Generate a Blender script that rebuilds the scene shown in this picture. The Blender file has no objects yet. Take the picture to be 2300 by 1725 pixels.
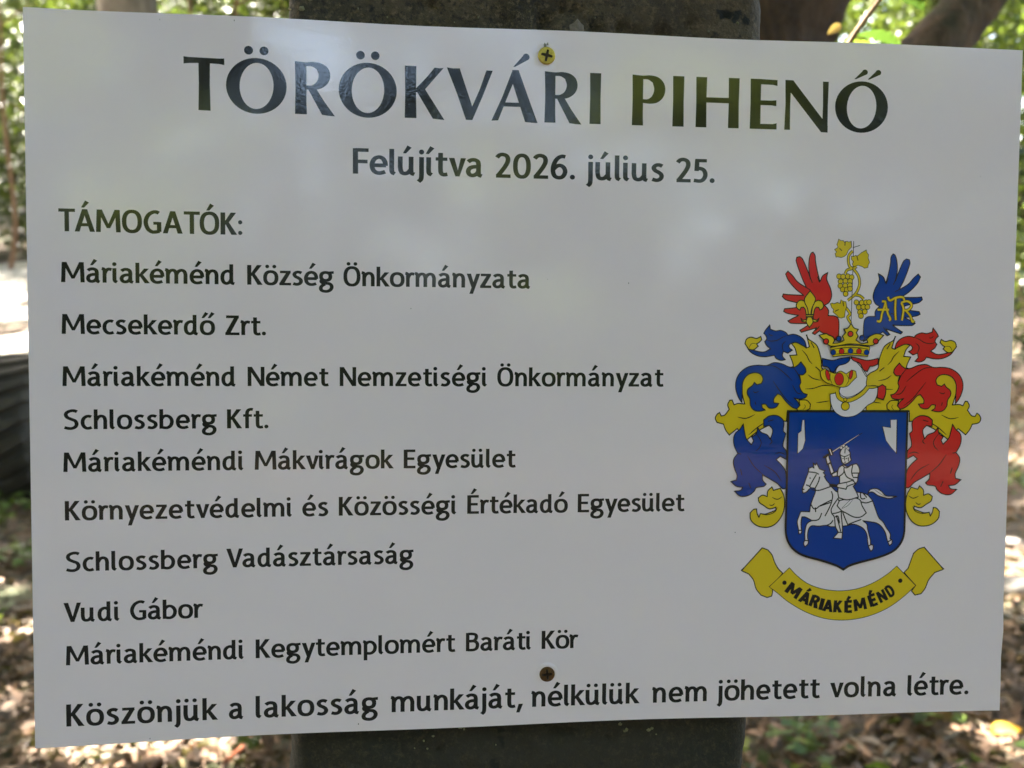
import bpy, bmesh, math, random
import numpy as np
from mathutils import Vector, Matrix
from mathutils.geometry import tessellate_polygon

SC = bpy.context.scene
COL = SC.collection
R = math.radians
random.seed(7)
RNG = np.random.default_rng(11)

# ------------------------------------------------------------------ camera
F = 2400.0                       # focal length in photo pixels (photo is 2300 x 1725)
PITCH = R(5.0)
CAM_H = 1.15
cam_d = bpy.data.cameras.new('camera')
cam_d.sensor_width = 36.0
cam_d.lens = 36.0 * F / 2300.0
cam_d.clip_start = 0.02
cam_d.clip_end = 500
cam = bpy.data.objects.new('camera', cam_d)
COL.objects.link(cam)
cam.location = (0, 0, CAM_H)
cam.rotation_euler = (math.pi / 2 - PITCH, 0, 0)
SC.camera = cam
cam_d.dof.use_dof = True
cam_d.dof.focus_distance = 0.455
cam_d.dof.aperture_fstop = 13.5
CM = Matrix.Translation(cam.location) @ Matrix.Rotation(math.pi / 2 - PITCH, 4, 'X')

# ------------------------------------------------------------------ light
TO_SUN = Vector((-0.50, 0.55, 0.80)).normalized()
EL = math.asin(TO_SUN.z)
AZ = math.atan2(TO_SUN.x, TO_SUN.y)
world = bpy.data.worlds.new('World')
SC.world = world
world.use_nodes = True
wn = world.node_tree.nodes
sky = wn.new('ShaderNodeTexSky')
sky.sky_type = 'NISHITA'
sky.sun_disc = False
sky.sun_elevation = EL
sky.sun_rotation = AZ
sky.dust_density = 6.0
sky.ozone_density = 1.0
sky.air_density = 1.0
bg = wn['Background']
bg.inputs['Strength'].default_value = 0.14
world.node_tree.links.new(sky.outputs[0], bg.inputs['Color'])
sun_d = bpy.data.lights.new('sun', 'SUN')
sun_d.energy = 5.0
sun_d.angle = R(0.5)
sun_d.color = (1.0, 0.93, 0.82)
sun = bpy.data.objects.new('sun', sun_d)
COL.objects.link(sun)
sun.rotation_euler = (-TO_SUN).to_track_quat('-Z', 'Y').to_euler()
SC.view_settings.view_transform = 'Standard'
SC.view_settings.look = 'None'
SC.view_settings.exposure = 4.12
SC.view_settings.gamma = 1.0
SC.cycles.max_bounces = 6
SC.cycles.transparent_max_bounces = 4


# ------------------------------------------------------------------ helpers
def tag(o, label=None, cat=None, group=None, kind=None):
    if label: o['label'] = label
    if cat: o['category'] = cat
    if group: o['group'] = group
    if kind: o['kind'] = kind
    return o


def empty(name, loc, label=None, cat=None, group=None):
    o = bpy.data.objects.new(name, None)
    COL.objects.link(o)
    o.empty_display_size = 0.1
    o.location = loc
    return tag(o, label, cat, group)


def mesh_obj(name, verts, faces, mats, parent=None, midx=None, smooth=False, tint=None):
    me = bpy.data.meshes.new(name)
    me.from_pydata([tuple(v) for v in verts], [], [tuple(f) for f in faces])
    for m in (mats if isinstance(mats, (list, tuple)) else [mats]):
        me.materials.append(m)
    if midx is not None:
        me.polygons.foreach_set('material_index', np.asarray(midx, dtype=np.int32))
    if smooth:
        me.polygons.foreach_set('use_smooth', np.ones(len(me.polygons), dtype=bool))
    if tint is not None:
        a = me.attributes.new('tint', 'FLOAT', 'FACE')
        a.data.foreach_set('value', np.asarray(tint, dtype=np.float32))
    me.update()
    o = bpy.data.objects.new(name, me)
    COL.objects.link(o)
    if parent is not None:
        o.parent = parent
    return o


class Geo:
    """collects quads / tris for ONE mesh"""
    def __init__(self):
        self.v, self.f, self.t = [], [], []

    def add(self, verts, faces, tint=0.5):
        b = len(self.v)
        self.v.extend(verts)
        for f in faces:
            self.f.append([i + b for i in f])
            self.t.append(tint)

    def tube(self, pts, radii, seg=10, cap=True, wob=0.0, seed=0):
        rr = random.Random(seed)
        pts = [Vector(p) for p in pts]
        rings = []
        up = Vector((0.13, 0.31, 0.9)).normalized()
        for i, p in enumerate(pts):
            d = (pts[min(i + 1, len(pts) - 1)] - pts[max(i - 1, 0)]).normalized()
            x = d.cross(up)
            if x.length < 1e-4:
                x = d.cross(Vector((1, 0, 0)))
            x.normalize()
            y = d.cross(x)
            r = radii[i]
            ring = []
            for k in range(seg):
                a = 2 * math.pi * k / seg
                q = r * (1 + wob * math.sin(3 * a + i * 0.35) + wob * rr.uniform(-1, 1) * 0.7)
                ring.append(p + x * (q * math.cos(a)) + y * (q * math.sin(a)))
            rings.append(ring)
        vs = [v for ring in rings for v in ring]
        fs = []
        for i in range(len(pts) - 1):
            for k in range(seg):
                k2 = (k + 1) % seg
                fs.append((i * seg + k, i * seg + k2, (i + 1) * seg + k2, (i + 1) * seg + k))
        if cap:
            fs.append(tuple(range(seg))[::-1])
            fs.append(tuple((len(pts) - 1) * seg + k for k in range(seg)))
        self.add(vs, fs)

    def build(self, name, mats, parent=None, smooth=False):
        return mesh_obj(name, self.v, self.f, mats, parent, smooth=smooth, tint=self.t)


def curve_pts(ctrl, n=14):
    """Catmull-Rom through 3-D control points"""
    P = [Vector(p) for p in ctrl]
    P = [P[0] * 2 - P[1]] + P + [P[-1] * 2 - P[-2]]
    out = []
    for i in range(1, len(P) - 2):
        for k in range(n):
            t = k / n
            a, b, c, d = P[i - 1], P[i], P[i + 1], P[i + 2]
            out.append(0.5 * ((2 * b) + (c - a) * t + (2 * a - 5 * b + 4 * c - d) * t * t + (3 * b - a - 3 * c + d) * t ** 3))
    out.append(P[-2])
    return out


def leaf_arrays(pos, size, updown=0.5, width=0.5, rng=RNG, fold=0.1):
    """kite shaped folded leaves: returns verts (n*4,3), faces (n,4)"""
    n = len(pos)
    nrm = rng.normal(size=(n, 3))
    nrm[:, 2] = np.abs(nrm[:, 2]) + updown
    nrm /= np.linalg.norm(nrm, axis=1)[:, None]
    t = rng.normal(size=(n, 3))
    t -= nrm * (t * nrm).sum(1)[:, None]
    t /= np.linalg.norm(t, axis=1)[:, None]
    s = np.cross(nrm, t)
    L = size[:, None]
    v = np.empty((n, 4, 3))
    v[:, 0] = pos - t * L * 0.5
    v[:, 1] = pos + s * L * width * 0.5 - t * L * 0.05 + nrm * L * fold
    v[:, 2] = pos + t * L * 0.5
    v[:, 3] = pos - s * L * width * 0.5 - t * L * 0.05 + nrm * L * fold
    f = np.arange(n * 4).reshape(n, 4)
    return v.reshape(-1, 3), f


def leaf_obj(name, pos, size, mat, parent=None, tint=None, **kw):
    v, f = leaf_arrays(pos, size, **kw)
    if tint is None:
        tint = RNG.random(len(pos))
    me = bpy.data.meshes.new(name)
    me.vertices.add(len(v))
    me.vertices.foreach_set('co', v.astype(np.float32).ravel())
    n = len(f)
    me.loops.add(n * 4)
    me.loops.foreach_set('vertex_index', f.astype(np.int32).ravel())
    me.polygons.add(n)
    me.polygons.foreach_set('loop_start', np.arange(0, n * 4, 4, dtype=np.int32))
    me.materials.append(mat)
    a = me.attributes.new('tint', 'FLOAT', 'FACE')
    a.data.foreach_set('value', np.asarray(tint, dtype=np.float32))
    me.update(calc_edges=True)
    o = bpy.data.objects.new(name, me)
    COL.objects.link(o)
    if parent is not None:
        o.parent = parent
    return o


def px_dir(px, py):
    d = Vector(((px - 1150) / F, (862.5 - py) / F, -1.0))
    return (CM.to_3x3() @ d).normalized()


def at_dist(px, py, y):
    """point on the viewing direction at world depth y (metres ahead)"""
    d = px_dir(px, py)
    return Vector(cam.location) + d * (y / d.y)


def ground_z(x, y):
    """terrain: level near the post, rising gently to the bank at the far left"""
    z = 0.035 * math.sin(x * 1.3 + 0.7) * math.cos(y * 0.9) + 0.02 * math.sin(x * 2.9 - y * 2.2)
    if y > 7:
        z += 0.06 * (y - 7) + 0.004 * (y - 7) ** 2 if y < 22 else 0.9 + 0.9 + 0.18 * (y - 22)
    if y < -6:
        z += 0.04 * (-6 - y)
    return z


def on_ground(px, py):
    d = px_dir(px, py)
    o = Vector(cam.location)
    t = 0.5
    while t < 60:
        p = o + d * t
        if p.z < ground_z(p.x, p.y):
            return Vector((p.x, p.y, ground_z(p.x, p.y)))
        t += 0.02
    return o + d * 60


# ------------------------------------------------------------------ materials
def new_mat(name):
    m = bpy.data.materials.new(name)
    m.use_nodes = True
    nt = m.node_tree
    return m, nt, nt.nodes['Principled BSDF']


def ramp(nt, stops, fac):
    r = nt.nodes.new('ShaderNodeValToRGB')
    el = r.color_ramp.elements
    while len(el) < len(stops):
        el.new(0.5)
    for e, (p, c) in zip(el, stops):
        e.position = p
        e.color = (*c, 1)
    nt.links.new(fac, r.inputs['Fac'])
    return r.outputs['Color']


def noise(nt, scale, detail=6, rough=0.6, vec=None, w=0.0, stretch=None):
    n = nt.nodes.new('ShaderNodeTexNoise')
    n.inputs['Scale'].default_value = scale
    n.inputs['Detail'].default_value = detail
    n.inputs['Roughness'].default_value = rough
    tc = nt.nodes.new('ShaderNodeTexCoord')
    mp = nt.nodes.new('ShaderNodeMapping')
    mp.inputs['Location'].default_value = (w, w * 0.7, w * 1.3)
    if stretch:
        mp.inputs['Scale'].default_value = stretch
    nt.links.new(tc.outputs['Object'], mp.inputs['Vector'])
    nt.links.new(mp.outputs[0], n.inputs['Vector'])
    return n.outputs['Fac']


def bump(nt, height, dist, strength=1.0, normal=None):
    b = nt.nodes.new('ShaderNodeBump')
    b.inputs['Distance'].default_value = dist
    b.inputs['Strength'].default_value = strength
    nt.links.new(height, b.inputs['Height'])
    if normal is not None:
        nt.links.new(normal, b.inputs['Normal'])
    return b.outputs['Normal']


def mix(nt, fac, a, b):
    m = nt.nodes.new('ShaderNodeMix')
    m.data_type = 'RGBA'
    for k, v in ((0, fac), (6, a), (7, b)):
        if hasattr(v, 'links'):
            nt.links.new(v, m.inputs[k])
        elif k == 0:
            m.inputs[k].default_value = v
        else:
            m.inputs[k].default_value = (*v, 1)
    return m.outputs[2]


def sign_ink(name, col, rough=0.04):
    """printed film under a glossy laminate with a slight orange peel"""
    m, nt, p = new_mat(name)
    base = mix(nt, noise(nt, 22, 4, 0.6), tuple(c * 0.95 for c in col), col)
    nt.links.new(base, p.inputs['Base Color'])
    p.inputs['Roughness'].default_value = rough
    p.inputs['IOR'].default_value = 1.51
    n1 = noise(nt, 800, 2, 0.5)
    n2 = noise(nt, 60, 2, 0.5, w=3)
    b1 = bump(nt, n1, 0.00010, 0.16)
    b2 = bump(nt, n2, 0.0006, 0.08, b1)
    nt.links.new(b2, p.inputs['Normal'])
    return m


def foliage_mat(name, stops, trans=0.35, rough=0.45):
    m, nt, p = new_mat(name)
    at = nt.nodes.new('ShaderNodeAttribute')
    at.attribute_name = 'tint'
    c = ramp(nt, stops, at.outputs['Fac'])
    nt.links.new(c, p.inputs['Base Color'])
    p.inputs['Roughness'].default_value = rough
    p.inputs['Specular IOR Level'].default_value = 0.35
    if trans > 0:
        tr = nt.nodes.new('ShaderNodeBsdfTranslucent')
        tc = mix(nt, 0.5, c, (0.20, 0.27, 0.03))
        nt.links.new(tc, tr.inputs['Color'])
        ms = nt.nodes.new('ShaderNodeMixShader')
        ms.inputs[0].default_value = trans
        out = nt.nodes['Material Output']
        nt.links.new(p.outputs[0], ms.inputs[1])
        nt.links.new(tr.outputs[0], ms.inputs[2])
        nt.links.new(ms.outputs[0], out.inputs['Surface'])
    return m


def bark_mat(name, dark, light, moss=None, scale=14):
    m, nt, p = new_mat(name)
    n1 = noise(nt, scale, 8, 0.65, stretch=(1, 1, 0.28))
    n2 = noise(nt, scale * 0.25, 4, 0.6, w=5)
    c = ramp(nt, [(0.3, dark), (0.7, light)], n1)
    if moss:
        c = mix(nt, ramp(nt, [(0.48, (0, 0, 0)), (0.62, (1, 1, 1))], n2), c, moss)
    nt.links.new(c, p.inputs['Base Color'])
    p.inputs['Roughness'].default_value = 0.9
    nt.links.new(bump(nt, n1, 0.03, 0.9), p.inputs['Normal'])
    return m


M = {}
M['panel'] = sign_ink('white_laminate', (0.86, 0.755, 0.825))
M['black'] = sign_ink('black_print', (0.016, 0.015, 0.015))
M['grey'] = sign_ink('dark_grey_print', (0.021, 0.020, 0.021))
M['red'] = sign_ink('red_print', (0.70, 0.024, 0.024))
M['blue'] = sign_ink('blue_print', (0.001, 0.046, 0.33))
M['yellow'] = sign_ink('yellow_print', (0.76, 0.54, 0.02))
M['white'] = sign_ink('white_print', (0.81, 0.73, 0.79))
M['line'] = sign_ink('outline_print', (0.020, 0.018, 0.016))

GREEN = [(0.0, (0.026, 0.046, 0.008)), (0.35, (0.054, 0.095, 0.014)), (0.7, (0.10, 0.155, 0.022)), (1.0, (0.17, 0.20, 0.035))]
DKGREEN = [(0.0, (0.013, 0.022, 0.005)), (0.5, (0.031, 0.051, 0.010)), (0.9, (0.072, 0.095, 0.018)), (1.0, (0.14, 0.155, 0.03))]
M['leaf'] = foliage_mat('green_leaves', GREEN)
M['sunny_leaf'] = foliage_mat('sun_brightened_leaves', [(0, (0.12, 0.18, 0.025)), (0.6, (0.20, 0.27, 0.04)), (1, (0.30, 0.34, 0.09))], 0.4)  # leaf colour brightened to stand in for strong sun on the mirrored sprays
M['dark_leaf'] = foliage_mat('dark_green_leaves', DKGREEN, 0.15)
M['canopy'] = foliage_mat('canopy_leaves', GREEN, 0.2)
M['big_leaf'] = foliage_mat('broad_leaf', [(0, (0.10, 0.22, 0.012)), (1, (0.14, 0.27, 0.02))], 0.6)
M['dry_leaf'] = foliage_mat('reddish_dry_leaf', [(0, (0.30, 0.11, 0.06)), (1, (0.36, 0.15, 0.08))], 0.3)
M['yellow_leaf'] = foliage_mat('yellow_fallen_leaf', [(0, (0.72, 0.42, 0.06)), (1, (0.75, 0.5, 0.08))], 0.15)
M['litter'] = foliage_mat('dry_leaf_litter', [(0, (0.045, 0.028, 0.018)), (0.3, (0.12, 0.070, 0.042)), (0.55, (0.21, 0.12, 0.070)),
                                              (0.8, (0.29, 0.175, 0.105)), (0.93, (0.34, 0.26, 0.18)), (1.0, (0.50, 0.28, 0.05))], 0.08, 0.7)
M['bark'] = bark_mat('dark_bark', (0.014, 0.008, 0.005), (0.12, 0.068, 0.036), None, 24)
M['mossbark'] = bark_mat('mossy_bark', (0.016, 0.009, 0.005), (0.19, 0.115, 0.062), (0.05, 0.042, 0.016), 30)
M['palebark'] = bark_mat('pale_bark', (0.13, 0.095, 0.075), (0.30, 0.25, 0.21), None, 9)
M['twig'] = bark_mat('twig_bark', (0.13, 0.07, 0.04), (0.30, 0.18, 0.11), None, 60)
M['pale_twig'] = bark_mat('pale_twig_bark', (0.26, 0.15, 0.09), (0.45, 0.28, 0.18), None, 60)
M['stick'] = bark_mat('bleached_stick', (0.22, 0.17, 0.12), (0.46, 0.38, 0.28), None, 40)
M['orange_stick'] = bark_mat('reddish_stick', (0.33, 0.085, 0.03), (0.48, 0.15, 0.06), None, 40)


def ground_mat():
    m, nt, p = new_mat('forest_soil')
    n1 = noise(nt, 9, 8, 0.7)
    n2 = noise(nt, 1.1, 4, 0.6, w=9)
    n3 = noise(nt, 60, 6, 0.7, w=2)
    c = ramp(nt, [(0.3, (0.035, 0.024, 0.016)), (0.5, (0.11, 0.075, 0.05)), (0.7, (0.21, 0.15, 0.10))], n1)
    c2 = mix(nt, ramp(nt, [(0.5, (0, 0, 0)), (0.7, (1, 1, 1))], n2), c, (0.055, 0.075, 0.022))
    nt.links.new(c2, p.inputs['Base Color'])
    p.inputs['Roughness'].default_value = 0.95
    nt.links.new(bump(nt, n3, 0.02, 0.8), p.inputs['Normal'])
    return m


def path_mat():
    m, nt, p = new_mat('pale_gravel')
    n1 = noise(nt, 2.2, 9, 0.75)
    c = ramp(nt, [(0.3, (0.14, 0.125, 0.10)), (0.55, (0.34, 0.31, 0.26)), (0.75, (0.55, 0.51, 0.45))], n1)
    nt.links.new(c, p.inputs['Base Color'])
    p.inputs['Roughness'].default_value = 0.95
    nt.links.new(bump(nt, n1, 0.02, 0.7), p.inputs['Normal'])
    return m


def post_mat():
    m, nt, p = new_mat('weathered_mossy_post')
    n1 = noise(nt, 16, 9, 0.68)
    n2 = noise(nt, 5.5, 5, 0.6, w=4)
    n3 = noise(nt, 90, 5, 0.7, w=8)
    n4 = noise(nt, 42, 6, 0.75, w=1.5)
    c = ramp(nt, [(0.32, (0.012, 0.010, 0.006)), (0.48, (0.046, 0.034, 0.018)), (0.60, (0.085, 0.061, 0.034)), (0.74, (0.17, 0.13, 0.08))], n1)
    c = mix(nt, ramp(nt, [(0.46, (0, 0, 0)), (0.58, (1, 1, 1))], n2), c, (0.026, 0.027, 0.018))
    n5 = noise(nt, 300, 5, 0.8, w=6)
    c = mix(nt, ramp(nt, [(0.50, (0, 0, 0)), (0.66, (0.85, 0.85, 0.85))], n5), c, (0.16, 0.115, 0.066))
    n6 = noise(nt, 420, 4, 0.8, w=2.2)
    c = mix(nt, ramp(nt, [(0.50, (0, 0, 0)), (0.64, (0.9, 0.9, 0.9))], n6), c, (0.012, 0.010, 0.008))
    n7 = noise(nt, 9, 4, 0.6, w=11)
    c = mix(nt, ramp(nt, [(0.45, (0, 0, 0)), (0.65, (0.5, 0.5, 0.5))], n7), c, (0.085, 0.055, 0.032))
    # dark pits
    n8 = noise(nt, 75, 3, 0.6, w=17)
    c = mix(nt, ramp(nt, [(0.64, (0, 0, 0)), (0.69, (1, 1, 1))], n8), c, (0.006, 0.006, 0.005))
    # the lower part grades to olive-black
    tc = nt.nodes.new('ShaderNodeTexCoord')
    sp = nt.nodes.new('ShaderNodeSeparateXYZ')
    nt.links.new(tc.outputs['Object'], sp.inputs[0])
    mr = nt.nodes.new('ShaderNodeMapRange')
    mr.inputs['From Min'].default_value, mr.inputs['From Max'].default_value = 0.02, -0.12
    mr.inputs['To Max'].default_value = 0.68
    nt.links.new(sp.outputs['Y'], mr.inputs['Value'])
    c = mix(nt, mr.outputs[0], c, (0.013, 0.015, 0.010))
    # pale lichen flecks
    c = mix(nt, ramp(nt, [(0.70, (0, 0, 0)), (0.74, (0.8, 0.8, 0.8))], n4), c, (0.17, 0.155, 0.11))
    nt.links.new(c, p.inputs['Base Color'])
    p.inputs['Roughness'].default_value = 0.85
    b = bump(nt, n1, 0.006, 0.8)
    b = bump(nt, n3, 0.0016, 0.8, b)
    nt.links.new(b, p.inputs['Normal'])
    return m


def plain_mat(name, col, rough=0.6, metal=0.0, nscale=0, var=0.6, bdist=0.0):
    m, nt, p = new_mat(name)
    if nscale:
        n1 = noise(nt, nscale, 6, 0.65)
        c = ramp(nt, [(0.3, tuple(x * var for x in col)), (0.7, col)], n1)
        nt.links.new(c, p.inputs['Base Color'])
        if bdist:
            nt.links.new(bump(nt, n1, bdist, 0.7), p.inputs['Normal'])
    else:
        p.inputs['Base Color'].default_value = (*col, 1)
    p.inputs['Roughness'].default_value = rough
    p.inputs['Metallic'].default_value = metal
    return m


M['ground'] = ground_mat()
M['path'] = path_mat()
M['post'] = post_mat()
M['zinc'] = plain_mat('yellow_zinc', (0.62, 0.46, 0.10), 0.32, 0.85, 700, 0.6, 0.0001)
M['dull_zinc'] = plain_mat('tarnished_zinc', (0.20, 0.12, 0.06), 0.3, 0.8, 700, 0.5, 0.0001)
M['recess'] = plain_mat('screw_recess', (0.05, 0.032, 0.022), 0.45, 0.5, 800, 0.5)
M['rubber'] = plain_mat('dusty_rubber', (0.068, 0.055, 0.042), 0.8, 0, 7, 0.55, 0.004)
M['burr'] = plain_mat('torn_film_burr', (0.30, 0.29, 0.25), 0.5)
M['speck'] = plain_mat('dirt_speck', (0.05, 0.04, 0.03), 0.9)

# ------------------------------------------------------------------ the setting: ground and path
def build_ground():
    xs = np.concatenate([np.linspace(-60, -6, 20), np.linspace(-5.7, 5.7, 70), np.linspace(6, 60, 20)])
    ys = np.concatenate([np.linspace(-50, -6, 18), np.linspace(-5.5, 22, 110), np.linspace(23, 80, 20)])
    v = [(x, y, ground_z(x, y)) for y in ys for x in xs]
    nx = len(xs)
    f = [(j * nx + i, j * nx + i + 1, (j + 1) * nx + i + 1, (j + 1) * nx + i) for j in range(len(ys) - 1) for i in range(nx - 1)]
    o = mesh_obj('ground', v, f, M['ground'], smooth=True)
    tag(o, 'brown forest floor under leaf litter', None, None, 'structure')
    # pale sandy track across the far left
    v, f = [], []
    n = 60
    for i in range(n + 1):
        x = -18 + 15.5 * i / n
        for j in range(9):
            y = 11.4 + 10.0 * j / 8 + 0.5 * math.sin(x * 0.5) + (0.14 * math.sin(x * 3.1) if j in (0, 8) else 0)
            v.append((x, y, ground_z(x, y) + 0.012))
    for i in range(n):
        for j in range(8):
            a = i * 9 + j
            f.append((a, a + 9, a + 10, a + 1))
    o = mesh_obj('path', v, f, M['path'], smooth=True)
    tag(o, 'pale sunlit gravel track behind the tyre', None, None, 'structure')


build_ground()

# ------------------------------------------------------------------ the sign: printed A3 sheet
# sign frame: origin = sheet centre, x right, y up, z out of the face (towards the viewer), millimetres in the tables below
SW, SHT, BOW = 0.210, 0.1485, 0.004        # half width, half height, how far the screwed centre is pulled back
_r = Vector((0.056856, 0.122986, -0.005349))
SIGN_M = CM @ Matrix.Translation((0.015258, -0.000578, -0.45317)) @ Matrix.Rotation(_r.length, 4, _r.normalized())


def bow(x):
    return BOW * ((x / SW) ** 2 - 1.0)


class Print:
    """flat ink shapes on the sheet (mm), turned into ONE mesh that follows the bowed sheet"""
    def __init__(self, lift=0.02):
        self.tri, self.mi, self.mats = [], [], []
        self.lift, self.layer = lift, 0

    def mat(self, m):
        if m not in self.mats:
            self.mats.append(m)
        return self.mats.index(m)

    def fill(self, pts, m, holes=()):
        loops = [[Vector((p[0], p[1], 0)) for p in lp] for lp in ([pts] + list(holes))]
        flat = [p for lp in loops for p in lp]
        k = self.mat(m)
        z = self.lift + 0.0025 * self.layer
        for t in tessellate_polygon(loops):
            self._tri([flat[i] for i in t], z, k)
        self.layer += 1

    def _tri(self, p, z, k):
        # split wide triangles so that they hug the curve of the sheet
        if max(q[0] for q in p) - min(q[0] for q in p) > 5.0:
            e = max(range(3), key=lambda i: (p[i] - p[(i + 1) % 3]).length)
            a, b, c = p[e], p[(e + 1) % 3], p[(e + 2) % 3]
            m = (a + b) / 2
            self._tri([a, m, c], z, k)
            self._tri([m, b, c], z, k)
            return
        if (p[1] - p[0]).cross(p[2] - p[0]).z < 0:
            p = [p[0], p[2], p[1]]
        self.tri.append([(q[0], q[1], z) for q in p])
        self.mi.append(k)

    def strip(self, c, nx, ny, m, closed=False):
        """c centre line, (nx, ny) half offsets -> quads"""
        k = self.mat(m)
        z = self.lift + 0.0025 * self.layer
        n = len(c)
        for i in range(n if closed else n - 1):
            j = (i + 1) % n
            a, b = (c[i][0] + nx[i], c[i][1] + ny[i]), (c[i][0] - nx[i], c[i][1] - ny[i])
            d, e = (c[j][0] + nx[j], c[j][1] + ny[j]), (c[j][0] - nx[j], c[j][1] - ny[j])
            V3 = lambda q: Vector((q[0], q[1], 0))
            self._tri([V3(a), V3(b), V3(e)], z, k)
            self._tri([V3(a), V3(e), V3(d)], z, k)
        self.layer += 1

    def build(self, name, parent):
        v, f, idx = [], [], {}
        for t in self.tri:
            ids = []
            for (x, y, z) in t:
                key = (round(x, 4), round(y, 4), round(z, 4))
                if key not in idx:
                    idx[key] = len(v)
                    X = x / 1000
                    v.append((X, y / 1000, bow(X) + z / 1000))
                ids.append(idx[key])
            f.append(ids)
        keep = [i for i, q in enumerate(f) if len(set(q)) == 3]
        return mesh_obj(name, v, [f[i] for i in keep], [M[m] for m in self.mats], parent, [self.mi[i] for i in keep])


def spline2(pts, n=10, closed=False, corner=None):
    """Hermite spline; with corner (degrees) sharp turns stay sharp"""
    N = len(pts)
    if N == 2 and not closed:
        return list(pts)
    P = [Vector((p[0], p[1])) for p in pts]
    tan, sharp = [], []
    for i in range(N):
        a = P[(i - 1) % N] if (closed or i > 0) else P[i]
        b = P[(i + 1) % N] if (closed or i < N - 1) else P[i]
        tan.append((b - a) * 0.5)
        s = False
        if corner is not None and (closed or 0 < i < N - 1):
            u, w = P[i] - P[i - 1], P[(i + 1) % N] - P[i]
            if u.length > 1e-6 and w.length > 1e-6 and u.angle(w) > R(corner):
                s = True
        sharp.append(s)
    out = []
    for i in range(N if closed else N - 1):
        j = (i + 1) % N
        d = P[j] - P[i]
        L = d.length
        t0 = d if sharp[i] else (tan[i].normalized() * min(L, tan[i].length * 1.4) if tan[i].length > 1e-9 else d)
        t1 = d if sharp[j] else (tan[j].normalized() * min(L, tan[j].length * 1.4) if tan[j].length > 1e-9 else d)
        for k in range(n):
            t = k / n
            h00, h10 = 2 * t ** 3 - 3 * t * t + 1, t ** 3 - 2 * t * t + t
            h01, h11 = -2 * t ** 3 + 3 * t * t, t ** 3 - t * t
            q = P[i] * h00 + t0 * h10 + P[j] * h01 + t1 * h11
            out.append((q.x, q.y))
    if not closed:
        out.append((P[-1].x, P[-1].y))
    return out


def pen(c, a, b, closed=False):
    """half offsets of an elliptic nib (a across, b up) along a centre line"""
    nx, ny = [], []
    n = len(c)
    for i in range(n):
        p = c[(i - 1) % n] if (closed or i > 0) else c[i]
        q = c[(i + 1) % n] if (closed or i < n - 1) else c[i]
        dx, dy = q[0] - p[0], q[1] - p[1]
        L = math.hypot(dx, dy) or 1
        x, y = -dy / L, dx / L
        s = math.sqrt((a * x) ** 2 + (b * y) ** 2) or 1
        ox, oy = a * a * x / s, b * b * y / s
        # mitre for turns inside a polyline
        if closed or 0 < i < n - 1:
            u = (c[i][0] - p[0], c[i][1] - p[1])
            w = (q[0] - c[i][0], q[1] - c[i][1])
            lu, lw = math.hypot(*u) or 1, math.hypot(*w) or 1
            cs = max(-1, min(1, (u[0] * w[0] + u[1] * w[1]) / lu / lw))
            k = 1 / max(0.6, math.sqrt((1 + cs) / 2))
            ox, oy = ox * k, oy * k
        nx.append(ox)
        ny.append(oy)
    return nx, ny


# --- lettering of the lines, drawn stroke by stroke; unit = cap height
# S spline, L polyline, P filled outline, D dot (x, y, r), E ring (cx, cy, rx, ry)
XH = 0.73
HOOK = ('S', (-.02, .70), (.055, .685), (.10, .61), (.103, .5), (.103, .25), (.103, 0))
ARCH = ('S', (.105, .46), (.19, .61), (.33, .675), (.46, .62), (.513, .47), (.515, .3), (.515, 0))
STEM = ('L', (.083, 1.02), (.083, 0))
TAIL = lambda top: ('S', (.083, top), (.083, .5), (.083, .22), (.105, .09), (.20, .035))
BOWL = ('S', (.09, .50), (.17, .62), (.31, .675), (.45, .63), (.55, .50), (.575, .35), (.52, .17), (.40, .07), (.26, .05), (.09, .085))
DBOWL = ('S', (.49, .60), (.38, .67), (.25, .655), (.13, .55), (.085, .36), (.12, .16), (.22, .06), (.33, .06), (.44, .14), (.50, .27))
IDOT = ('D', .083, .93, .098)


def acute(cx, y=0.0):
    return ('P', (cx - .135, .86 + y), (cx - .045, .86 + y), (cx + .16, 1.09 + y), (cx + .03, 1.17 + y))


def uml(cx, y=0.0):
    return [('D', cx - .165, .94 + y, .092), ('D', cx + .165, .94 + y, .092)]


def dacute(cx):
    return [acute(cx - .12), acute(cx + .17)]


def _O(w=.70):
    return ('E', w / 2, XH / 2, w / 2 - .083, XH / 2 + .012 - .062)


A_ = [('S', (.08, .595), (.19, .665), (.33, .675), (.44, .62), (.475, .5), (.475, .35), (.475, .2), (.50, .075), (.60, .035)),
      ('S', (.475, .405), (.30, .40), (.15, .345), (.085, .215), (.14, .09), (.26, .055), (.39, .105), (.475, .22))]
E_ = [('L', (.10, .355), (.60, .355)), ('S', (.578, .34), (.56, .50), (.48, .63), (.345, .677), (.19, .62), (.10, .47), (.085, .33), (.13, .16), (.25, .065), (.40, .053), (.57, .105))]
U_ = [('S', (.083, XH), (.083, .5), (.085, .28), (.13, .11), (.23, .06), (.36, .09), (.47, .21)), ('S', (.485, XH), (.485, .45), (.485, .2), (.51, .075), (.61, .035))]
CA = [('P', (0, 0), (.165, 0), (.465, 1), (.32, 1)), ('P', (.645, 0), (.815, 0), (.50, 1), (.345, 1)), ('P', (.17, .37), (.64, .37), (.67, .25), (.14, .25))]
CO = ('E', .42, .5, .337, .45)
CE = [('P', (0, 1), (.165, 1), (.165, 0), (0, 0)), ('P', (.1, 1), (.56, 1), (.56, .875), (.1, .875)), ('P', (.1, .575), (.51, .575), (.51, .45), (.1, .45)), ('P', (.1, .125), (.57, .125), (.57, 0), (.1, 0))]
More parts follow.
